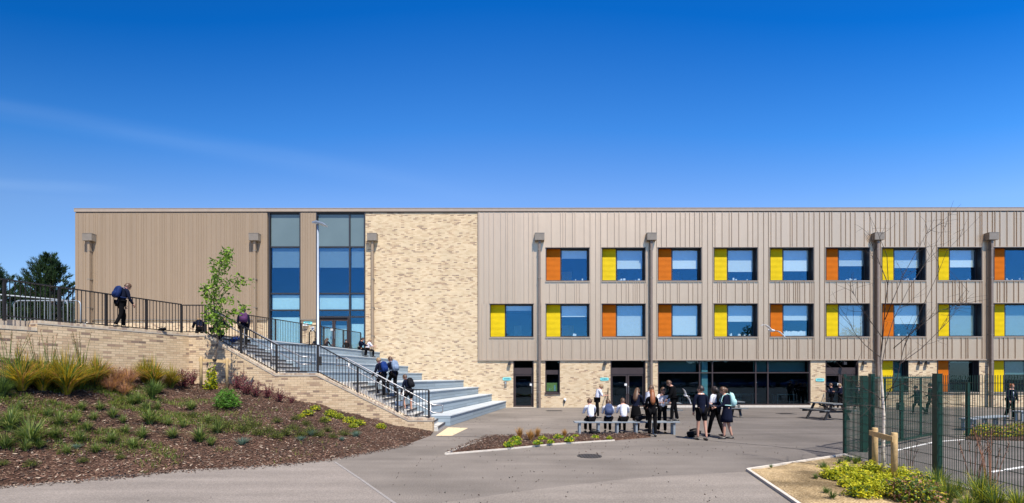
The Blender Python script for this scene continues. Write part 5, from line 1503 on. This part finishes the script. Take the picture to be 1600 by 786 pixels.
# island plants
gp = lambda l: [(P(px, py, .06), s) for px, py, s in l]
plant_set('orange_sedge', 'sedge', 'small upright orange sedge in the mulch island', 'orange sedges in the mulch island',
    proto('orange_sedge', lambda m, r: blades(m, (0,0,0), 150, .42, .19, .016, r, .3, 3, .35, base=.04), M['g_orange'], 2), gp([(812,684.5,1.0),(829,689,1.0),(840,683.5,.9),(882,683,.75)]), 'of the four')
plant_set('lime_plant', 'plant', 'small lime plant in the mulch island', 'lime plants in the mulch island',
    proto('lime_plant', lambda m, r: bush(m, r, (.17,.17,.14), 240, .055, (0,0,1), .6), [M['g_lime'],M['g_bright']], 2), gp([(795,698,1),(808,695,.9),(806,689,1),(840,695,.9),(860,693,.8),(848,688,.9),(872,686,1),(890,690,1),(930,685,.7),(952,686,.6),(900,683,.6)]), 'of them')
# right bed plants
def euph(m, r):
    bush(m, r, (.32,.32,.27), 900, .075, (0,0,0,1), .6)
    for i in range(44):
        a = r.uniform(0,6.28); q = r.random()**.5*.38; c = Vector((math.cos(a)*q, math.sin(a)*q, .20+.16*r.random()-.25*q*q))
        m.cm = 0; leaves(m, [c+Vector((r.gauss(0,.03),r.gauss(0,.03),r.gauss(0,.015))) for _ in range(9)], r, .045, 1.2)
sb = lambda l: [(P(px, py, .05), s) for px, py, s in l]
plant_set('lime_mound', 'plant', 'lime yellow leafy mound by the birch stakes', 'lime mounds in the right bed', proto('lime_mound', euph, [M['g_lime'],M['g_mid']], 3),
    sb([(1300,748,.62),(1326,743,.7),(1344,757,.72),(1362,741,.7),(1374,766,.8),(1346,776,.7),(1402,750,.75),(1424,756,.65),(1396,776,.72),(1322,760,.4),(1386,752,.5)]), 'of the mounds')
plant_set('copper_shrub', 'shrub', 'copper tinged leafy shrub before the fence', 'copper tinged shrubs in the right bed', proto('copper_shrub', lambda m, r: bush(m, r, (.30,.30,.34), 1100, .06, (0,0,1,2), .5), [M['g_mid'],M['g_lime'],M['g_bronze']], 2),
    sb([(1418,782,1.1),(1440,776,1.0),(1440,790,1.0)]), 'of the three')
plant_set('fence_sedge', 'sedge', 'green grass clump along the mesh fence', 'grasses along the mesh fence', proto('fence_sedge', lambda m, r: blades(m, (0,0,0), 230, .58, .30, .013, r, .45, 4, .45, cm=(0,0,1,2)), [M['g_green'],M['g_lime'],M['g_dark']], 3),
    sb([(1466,772,1.0),(1480,788,.9),(1496,780,.7),(1534,792,1.15),(1556,800,.9),(1590,806,.9),(1512,806,.8),(1336,716+10,.4),(1400,735,.35)]), 'of the clumps')
plant_set('small_weed', 'plant', 'small green weed on the sandy soil', 'weeds on the sandy soil', proto('small_weed', lambda m, r: blades(m, (0,0,0), 60, .20, .14, .014, r, .5, 3, .4), M['g_mid'], 1),
    sb([(1287,732,1.0),(1275,748,.7),(1300,778,.9),(1290,770,.7),(1312,725,.8),(1325,722,1.0),(1205,731,.5),(1342,722,.9)]), 'of the weeds')
plant_set('dry_seedhead', 'plant', 'brown dried seed stem by the mesh fence', 'dried stems along the fence', proto('dry_seedhead', stalks, [M['g_bronze'],M['h_brown']], 1), sb([(1520,776,.85),(1548,788,.9),(1422,742,.5)]), 'of the three')
# strip beyond the fence
plant_set('strip_shrub', 'plant', 'low plant in the strip beyond the fence', 'plants in the strip beyond the fence', proto('strip_shrub', lambda m, r: bush(m, r, (.40,.34,.30), 700, .07, (0,1,2), .5), [M['g_mid'],M['g_lime'],M['g_bronze']], 2),
    [(P(1526+i*13, 682-(i%2)*3, .04), .9+.15*(i%3)) for i in range(9)], 'of them')

# =================================================================== TREES
def limb(m, p, d, L, r, rnd, seg=5, wob=.15, up=.0):
    pts = [Vector(p)]; dd = Vector(d).normalized()
    for i in range(seg):
        dd = (dd + Vector((rnd.gauss(0,wob),rnd.gauss(0,wob),rnd.gauss(0,wob)+up))).normalized(); pts.append(pts[-1] + dd*L/seg)
    m.tube(pts, [r*(1-.8*i/seg)+.001 for i in range(seg+1)], 5 if r < .02 else 8, False); return pts
# young cherry
cx, cy = -10.02, 16.3; hh, _n = bank_z(cx, cy); cz = hh.z
S = 755/16.3
ch = empty('cherry_tree', (cx,cy,cz), 0, 'young leafy cherry tree tied to two timber stakes in front of the stair wall', 'tree')
def cp(px, py, dy=0): return Vector(((px-800)/S*(1+dy/16.3), 16.3+dy, 2+(588-py)/S*(1+dy/16.3)))
m = MB(); trunk = [Vector((cx,cy,cz-.05)), cp(335.5,590), cp(336.5,560), cp(340,530), cp(337,500), cp(334,470), cp(340,440), cp(344,415), cp(352,396)]
m.tube(trunk, [.035,.030,.027,.026,.024,.019,.014,.010,.005], 8); m.build('trunk', M['bark'], ch, True)
rc = random.Random(8)
brs = [([cp(338,500), cp(330,478,.3), cp(324,462,.4)],.9), ([cp(339,505), cp(358,490,-.3), cp(376,484,-.4), cp(386,476,-.5)],1.0), ([cp(336,480), cp(352,456,.3), cp(372,441,.4), cp(392,437,.4)],1.0), ([cp(336,470), cp(322,448,-.2), cp(318,452,-.3)],.9),
       ([cp(338,450), cp(334,420,.2), cp(333,404,.2)],1.1), ([cp(341,430), cp(354,412,-.1), cp(358,395,-.1)],1.1), ([cp(344,415), cp(352,396), cp(361,389)],1.0), ([cp(337,490), cp(348,470,-.5), cp(362,466,-.6)],1.0), ([cp(339,462), cp(356,440,0), cp(378,430,.1)],.9), ([cp(338,515), cp(352,508,-.2), cp(362,500,.2)],.8),
       ([cp(337,505), cp(326,495,-.5), cp(322,488,-.5)],.9), ([cp(340,520), cp(340,500,.5), cp(346,480,.5)],1.0), ([cp(338,470), cp(332,450,-.4), cp(336,430,-.5)],1.0)]
m = MB(); lv = MB()
for pts, dens in brs:
    m.tube(pts, [.013,.010,.006,.004][:len(pts)] if len(pts) > 3 else [.013,.009,.004], 5)
    for k in range(int(84*dens)):
        t = rc.random()**.8*(len(pts)-1); i = min(int(t), len(pts)-2); p = pts[i].lerp(pts[i+1], t-i) if t < len(pts)-1 else pts[-1]
        leaves(lv, [p + Vector((rc.gauss(0,.08), rc.gauss(0,.08), rc.gauss(-.04,.08)))], rc, .14, .3, cm=(0,0,0,1), aspect=.5)
for k in range(190):
    t = 3.4 + rc.random()*4.5; i = int(t); p = trunk[i].lerp(trunk[i+1], t-i)
    leaves(lv, [p + Vector((rc.gauss(0,.12), rc.gauss(0,.12), rc.gauss(0,.08)))], rc, .13, .3, cm=(0,0,1), aspect=.5)
m.build('branches', M['bark'], ch); lv.build('crown', [M['cherry'], M['g_mid']], ch)
def stakes(label, p1, p2, h, r, tie):
    e = empty('tree_stake', p1, 0, label, 'tree stake')
    for p in (p1, p2):
        m = MB(); m.tube([(p[0],p[1],p[2]-.1),(p[0],p[1],p[2]+h-.015),(p[0],p[1],p[2]+h)], [r,r,r*.85], 12); m.build('post', M['stake'], e, True)
    m = MB(); a, b_ = Vector(p1), Vector(p2); d = (b_-a); d.z = 0; n = Vector((-d.y, d.x, 0)).normalized()*-(r+.014)
    if n.y > 0: n = -n
    n = -n
    a2 = Vector((a.x,a.y,a.z+h-.11)); b2 = Vector((b_.x,b_.y,b_.z+h-.11)); dn = (b2-a2).normalized()
    m.bar(a2+n-dn*.08, b2+n+dn*.12, .022, .10); m.build('crossbar', M['stake'], e)
    m = MB(); t = Vector(tie); 
    m.tube([t+Vector((math.cos(k*.7854)*.055, math.sin(k*.7854)*.055, 0)) for k in range(9)], [(.012,.035)]*9, 6); m.build('rubber_tie', M['rubber'], e)
h1, _n = bank_z(-10.33,16.15); h2, _n = bank_z(-9.68,16.35)
stakes('pair of pale timber stakes with a crossbar holding the cherry tree', (-10.36,16.10,h1.z), (-9.66,16.38,h2.z), 1.05, .045, (trunk[1].x, trunk[1].y, min(h1.z,h2.z)+1.0))
# birch
bx, by = 7.235, 9.4
bt = empty('birch_tree', (bx,by,.05), 0, 'bare young birch with pale peeling trunk and dark twigs in front of the gate', 'tree')
S2 = 755/9.4
def bp_(px, py, dy=0): return Vector(((px-800)/S2*(1+dy/9.4), 9.4+dy, 2+(588-py)/S2*(1+dy/9.4)))
m = MB(); tk = [Vector((bx,by,0)), bp_(1380,700), bp_(1381,650), bp_(1379,620), bp_(1377,590), bp_(1376,560), bp_(1380,520), bp_(1383,480), bp_(1388,440), bp_(1386,400), bp_(1372,365), bp_(1358,335)]
m.tube(tk, [.036,.029,.025,.023,.020,.015,.009,.008,.006,.005,.003,.002], 10); m.build('trunk', M['birch'], bt, True)
main = [[bp_(1382,628), bp_(1390,612,-.1), bp_(1402,590,-.2), bp_(1412,545,-.2), bp_(1432,500,-.3), bp_(1465,430,-.4), bp_(1480,392,-.5), bp_(1535,335,-.6)],
        [bp_(1377,575), bp_(1384,540,.2), bp_(1396,500,.3), bp_(1418,455,.4), bp_(1450,405,.5), bp_(1480,350,.6)],
        [bp_(1383,632), bp_(1368,616,.2), bp_(1345,606,.4), bp_(1318,590,.5)],
        [bp_(1382,640), bp_(1362,634,-.2), bp_(1335,634,-.3), bp_(1312,640,-.4)],
        [bp_(1380,530), bp_(1362,505,-.3), bp_(1345,480,-.4), bp_(1332,455,-.5)],
        [bp_(1383,500), bp_(1395,470,-.2), bp_(1412,430,-.2), bp_(1440,380,-.1), bp_(1462,340,0)],
        [bp_(1388,445), bp_(1378,420,.2), bp_(1364,385,.3), bp_(1356,360,.3)],
        [bp_(1396,545), bp_(1425,520,-.3), bp_(1470,485,-.5), bp_(1500,478,-.6)],
        [bp_(1377,560), bp_(1352,540,.4), bp_(1335,520,.5), bp_(1320,490,.5)],
        [bp_(1405,570), bp_(1440,545,.3), bp_(1480,505,.4), bp_(1515,455,.4)],
        [bp_(1386,610), bp_(1410,600,-.4), bp_(1440,612,-.6), bp_(1465,622,-.7)]]
rb_ = random.Random(4); m = MB()
for pts in main:
    n = len(pts); m.tube(pts, [.0085*(1-.78*i/(n-1)) for i in range(n)], 5)
    for k in range(9):
        t = .25 + rb_.random()*.75; q = t*(n-1); i = min(int(q), n-2); p = pts[i].lerp(pts[i+1], q-i); d = (pts[i+1]-pts[i]).normalized()
        tw = limb(m, p, d + Vector((rb_.gauss(0,.5),rb_.gauss(0,.5),rb_.gauss(.1,.4))), rb_.uniform(.25,.7), .0026, rb_, 4, .12)
        for _ in range(1): limb(m, tw[2], (tw[3]-tw[2]) + Vector((rb_.gauss(0,.12),rb_.gauss(0,.12),rb_.gauss(0,.12))), rb_.uniform(.15,.35), .0017, rb_, 3, .12)
m.build('branches', M['twig'], bt)
stakes('pair of round timber stakes with a crossbar holding the bare birch', (7.36,9.80,.03), (7.08,8.95,.03), .92, .052, (bx-.01, by, .84))

# pines behind the railing
def pine(label, x, y, z, H, W, seed, trunk_show=.1):
    r = random.Random(seed); e = empty('pine_tree', (x,y,z), 0, label, 'tree', 'pines behind the left railing')
    m = MB(); m.tube([(x,y,z),(x+.1,y,z+H*.5),(x,y,z+H*.95)], [H*.022,H*.015,.02], 8); m.build('trunk', M['bark'], e)
    br = MB(); lv = MB()
    n = 105
    for i in range(n):
        t = (i+.5)/n; h = .06 + .92*t
        prof = W*(1-h)**.95 * r.uniform(.6,1.2) + .35
        a = r.uniform(0,6.28); d = Vector((math.cos(a),math.sin(a),r.uniform(.1,.55)))
        p0 = Vector((x,y,z+H*h*.93)); q = [p0]
        dd = d.normalized()
        for k in range(4): dd = (dd+Vector((r.gauss(0,.08),r.gauss(0,.08),.21))).normalized(); q.append(q[-1]+dd*prof/4)
        br.tube(q, [.05*(1-h)+.015,.03,.02,.012,.006], 4, False)
        for k in range(int(26+prof*42)):
            u = .25+.80*r.random(); j = min(int(u*4), 3); c = q[j].lerp(q[j+1], min(1.15, u*4-j)) + Vector((r.gauss(0,.09),r.gauss(0,.09),r.gauss(.03,.07)))
            # a tuft of upswept needles
            for w_ in range(4):
                g = (dd*.9+Vector((r.gauss(0,.45),r.gauss(0,.45),r.gauss(.6,.3)))).normalized()*r.uniform(.16,.32); s = g.cross(Vector((r.random(),r.random(),r.random()))).normalized()*.026
                lv.face([c-s, c+s, c+g])
    br.build('branches', M['bark'], e); lv.build('crown', M['pine'], e)
pine('dark pine tree with upswept branches left of the building corner', -37.7, 39.5, TZ, 8.9, 4.9, 5)
pine('dark pine tree cut off by the left edge of the picture', -45.2, 42, TZ, 8.6, 5.2, 9)
pine('lower dark pine behind and between the two taller pines', -44.5, 46, TZ, 8.0, 4.0, 14)
pine('small dark pine close to the building corner, behind the railing', -37.2, 45, TZ, 8.0, 3.4, 22)
# low hedge and pale house behind
m = MB(); r4 = random.Random(2)
for k in range(16000):
    x = r4.uniform(-49,-34); y = 48+r4.gauss(0,.8); z = TZ + r4.random()**.8*(5.0+.7*mn.noise(Vector((x*.4,0,0)))); leaves(m, [Vector((x,y,z))], r4, .35)
tag(m.build('distant_hedge', M['pine']), 'dark hedge mass beyond the terrace behind the pines', 'hedge', None, 'stuff')
ho = empty('house', (-68,60,TZ), 0, 'low white house glimpsed through the railing at the left edge', 'house')
m = MB(); m.box(-74,-62.4,56,64,TZ,TZ+5.6); m.build('wall', M['white'], ho)
m = MB(); m.prism([(-74.3,55.7),(-62.1,55.7),(-62.1,64.3),(-74.3,64.3)], TZ+5.6, TZ+5.9); m.build('roof', M['iron'], ho)
for k in range(3):
    m = MB(); m.box(-72.8+k*3.2,-71.4+k*3.2,55.93,55.998,TZ+3.1,TZ+4.5); m.build('window', M['iframe'], ho)
# dark tree row added behind the camera for the ground floor glass to mirror
m = MB(); r5 = random.Random(6)
hh_ = lambda x: 5.2+1.6*mn.noise(Vector((x*.12,1,0)))+.7*mn.noise(Vector((x*.6,2,0)))
for k in range(14000):
    x = r5.uniform(-70,80); y = -30 + r5.gauss(0,.5); z = r5.random()**.7*hh_(x); leaves(m, [Vector((x,y,z))], r5, .45)
for k in range(150):
    x = -70+k; m.face([(x,-30.4,0),(x,-30.4,hh_(x)-.4),(x+1,-30.4,hh_(x+1)-.4),(x+1,-30.4,0)]); m.face([(x,-31.4,0),(x+1,-31.4,0),(x+1,-31.4,hh_(x+1)-.4),(x,-31.4,hh_(x)-.4)])
tag(m.build('reflection_hedge', simple('far_foliage', (.012,.02,.01), .9, 0, .4, 2)), 'row of dense dark trees added behind the viewer, mirrored in the ground floor glass', 'trees', None, 'stuff')

def back_tree(x, H, W, lb_):
    r = random.Random(int(x*7)); e = empty('tall_tree', (x,-31,0), 0, lb_, 'tree')
    m = MB(); m.tube([(x,-31,0),(x+.2,-31,H*.5),(x,-31,H*.9)], [.3,.2,.05], 8); m.build('trunk', M['bark'], e)
    m = MB()
    for k in range(3200):
        d = Vector((r.gauss(0,1),r.gauss(0,1),r.gauss(0,1))).normalized()*r.random()**.4; q = 1+.35*mn.noise(d*2.2+Vector((x,0,0)))
        leaves(m, [Vector((x+d.x*W*q, -31+d.y*W*q, H*.62+d.z*H*.38*q))], r, .5)
    m.build('crown', M['pine'], e)
back_tree(-2.6, 11.9, 2.6, 'tall tree behind the viewer, mirrored in the leftmost lower window')
back_tree(47, 12.4, 3.4, 'tall reflection tree added behind the viewer, left one of two at the right side')  # unseen tree added to vary the reflections in the lower windows
back_tree(66, 11.6, 3.8, 'tall reflection tree added behind the viewer, right one of two at the right side')  # also added out of view, only to be mirrored in the panes
# =================================================================== GULLS
def gull(label, c, yaw, roll, s=1.0):
    e = empty('gull', c, 0, label, 'gull'); WL[e.name] = Vector((0,0,0))
    m = MB(); m.tube([(0,-.24,0),(0,-.12,.0),(0,.0,0),(0,.12,.01),(0,.19,.03),(0,.235,.03)], [.012,.045,.062,.05,.034,.012], 10); m.sphere((0,.20,.035), (.034,.042,.034), 8, 6); m.v = [tuple(Vector(p)*s) for p in m.v]; m.build('body', M['gull_w'], e, True)
    m = MB(); m.tube([(0,.235,.03),(0,.29,.02)], [.012,.003], 6); m.v = [tuple(Vector(p)*s) for p in m.v]; m.build('beak', M['beak'], e)
    m = MB(); m.face([(-.02,-.2,0),(.02,-.2,0),(.06,-.36,0),(-.06,-.36,0)]); m.face([(.02,-.2,.006),(-.02,-.2,.006),(-.06,-.36,.006),(.06,-.36,.006)]); m.v = [tuple(Vector(p)*s) for p in m.v]; m.build('tail', M['gull_w'], e)
    for sd in (-1,1):
        m = MB(); prof = [(.03,.075,-.075,.02),(.20,.11,-.05,.085),(.36,.09,-.045,.10),(.50,.02,-.075,.05),(.62,-.09,-.14,-.03)]
        top_ = []
        for x, y1, y0, z in prof: top_.append(((sd*x,y1,z),(sd*x,y0,z)))
        for a_, b2 in zip(top_, top_[1:]):
            q = [a_[0],a_[1],b2[1],b2[0]]
            m.cm = 0; m.face([(p[0],p[1],p[2]-.010) for p in q]); m.cm = 1; m.face([(p[0],p[1],p[2]+.006) for p in q][::-1])
            m.cm = 0; m.face([(a_[0][0],a_[0][1],a_[0][2]-.010),(b2[0][0],b2[0][1],b2[0][2]-.010),(b2[0][0],b2[0][1],b2[0][2]+.006),(a_[0][0],a_[0][1],a_[0][2]+.006)])
            m.face([(a_[1][0],a_[1][1],a_[1][2]+.006),(b2[1][0],b2[1][1],b2[1][2]+.006),(b2[1][0],b2[1][1],b2[1][2]-.010),(a_[1][0],a_[1][1],a_[1][2]-.010)])
        m.v = [tuple(Vector(p)*s) for p in m.v]; m.build('wing', [M['gull_w'],M['gull_g']], e)
    e.rotation_euler = (R(8), roll, yaw)
gull('white gull gliding in front of the upper windows', (10.75,20,3.88), R(12), R(22), 1.0)
gull('white gull flying low in front of the dark glazing, right of the bench', (9.0,25,.98), R(25), R(55), .8)

# =================================================================== LIGHT, SKY, CAMERA
az, el = R(25), R(59)
sun = bpy.data.lights.new('sun', 'SUN'); sun.energy = 4.7; sun.angle = R(.53); sun.color = (1,.93,.83)
so = bpy.data.objects.new('sun', sun); link(so)
dirv = Vector((math.sin(az)*math.cos(el), -math.cos(az)*math.cos(el), math.sin(el)))
so.rotation_euler = dirv.to_track_quat('Z','Y').to_euler(); so.location = dirv*100
w = bpy.data.worlds.new('World'); SC.world = w; w.use_nodes = True
t = NT(w); bg = t.n['Background']
sky = t.add('TexSky'); sky.sky_type = 'NISHITA'; sky.sun_disc = False; sky.sun_elevation = el; sky.sun_rotation = math.pi-az
sky.air_density = 1.0; sky.dust_density = .25; sky.ozone_density = 3.2; sky.altitude = 0
tcs = t.add('TexCoord'); sps = t.add('SeparateXYZ'); t.link(tcs.outputs['Generated'], sps.inputs[0])
zz = math_(t, 'MULTIPLY', sps.outputs[2], math_(t, 'ADD', math_(t, 'MULTIPLY', math_(t, 'MULTIPLY', sps.outputs[0], sps.outputs[0]), .75), 1.0))
grade = ramp(t, zz, [(0,(.66,.74,.87)),(.345,(.58,.76,.97)),(.457,(.22,.62,1.0)),(.61,(.015,.40,.87)),(.75,(.04,.34,.74)),(1,(.15,.22,.34))])
skc = mix(t, 1., sky.outputs[0], grade, 'MULTIPLY')
xl = math_(t, 'MINIMUM', sps.outputs[0], 0.0)
skc = mix(t, 1., skc, math_(t, 'SUBTRACT', 1.0, math_(t, 'MULTIPLY', math_(t, 'MULTIPLY', xl, xl), .62)), 'MULTIPLY')
# faint cirrus streaks
tc = t.add('TexCoord'); sp = t.add('SeparateXYZ'); t.link(tc.outputs['Generated'], sp.inputs[0])
px_ = math_(t, 'DIVIDE', sp.outputs[0], math_(t, 'MAXIMUM', sp.outputs[1], .05)); pz_ = math_(t, 'DIVIDE', sp.outputs[2], math_(t, 'MAXIMUM', sp.outputs[1], .05))
def streak(x0, z0, slope, width, xa, xb, amp):
    line = math_(t, 'ADD', math_(t, 'MULTIPLY', math_(t, 'SUBTRACT', px_, x0), slope), z0)
    dist = math_(t, 'ABSOLUTE', math_(t, 'SUBTRACT', pz_, line))
    n = t.add('MapRange'); n.interpolation_type = 'SMOOTHSTEP'; n.inputs[1].default_value = width; n.inputs[2].default_value = 0; t.link(dist, n.inputs[0])
    e1 = t.add('MapRange'); e1.interpolation_type = 'SMOOTHSTEP'; e1.inputs[1].default_value = xa; e1.inputs[2].default_value = xb; t.link(px_, e1.inputs[0])
    e2 = math_(t, 'SUBTRACT', 1.0, e1.outputs[0])
    front = math_(t, 'GREATER_THAN', sp.outputs[1], 0.1)
    return math_(t, 'MULTIPLY', math_(t, 'MULTIPLY', math_(t, 'MULTIPLY', n.outputs[0], e2), amp), front)
cbn = t.add('CombineXYZ'); t.link(math_(t, 'MULTIPLY', px_, 2.0), cbn.inputs[0]); t.link(math_(t, 'MULTIPLY', math_(t, 'ADD', pz_, math_(t, 'MULTIPLY', px_, .16)), 22.), cbn.inputs[1])
nz = t.add('TexNoise', i_Scale=1.0, i_Detail=5.); t.link(cbn.outputs[0], nz.inputs['Vector'])
s1 = streak(-1.06, .555, -.175, .035, -.35, .05, .045); s2 = streak(-1.06, .40, -.05, .018, -.95, -.76, .07)
k = math_(t, 'MULTIPLY', math_(t, 'ADD', s1, s2), ramp(t, nz.outputs[0], [(.3, .35), (.7, 1.0)]))
t.link(mix(t, k, skc, (4,5,6)), bg.inputs[0]); bg.inputs[1].default_value = .15

cam = bpy.data.cameras.new('camera'); co = bpy.data.objects.new('camera', cam); link(co); SC.camera = co
co.location = (0,0,EYE); roll = R(.06)
co.rotation_euler = (Matrix.Rotation(roll, 3, 'Y') @ Matrix.Rotation(R(90), 3, 'X')).to_euler()
cam.sensor_width = 36; cam.lens = F/1600*36; cam.shift_y = (588-393)/1600; cam.clip_end = 2000; cam.clip_start = .05
SC.view_settings.view_transform = 'Standard'; SC.view_settings.look = 'None'; SC.view_settings.exposure = .65; SC.view_settings.gamma = 1
SC.render.engine = 'CYCLES'; SC.cycles.max_bounces = 6; SC.cycles.transparent_max_bounces = 16
for l in ('diffuse_bounces',): setattr(SC.cycles, l, 3)
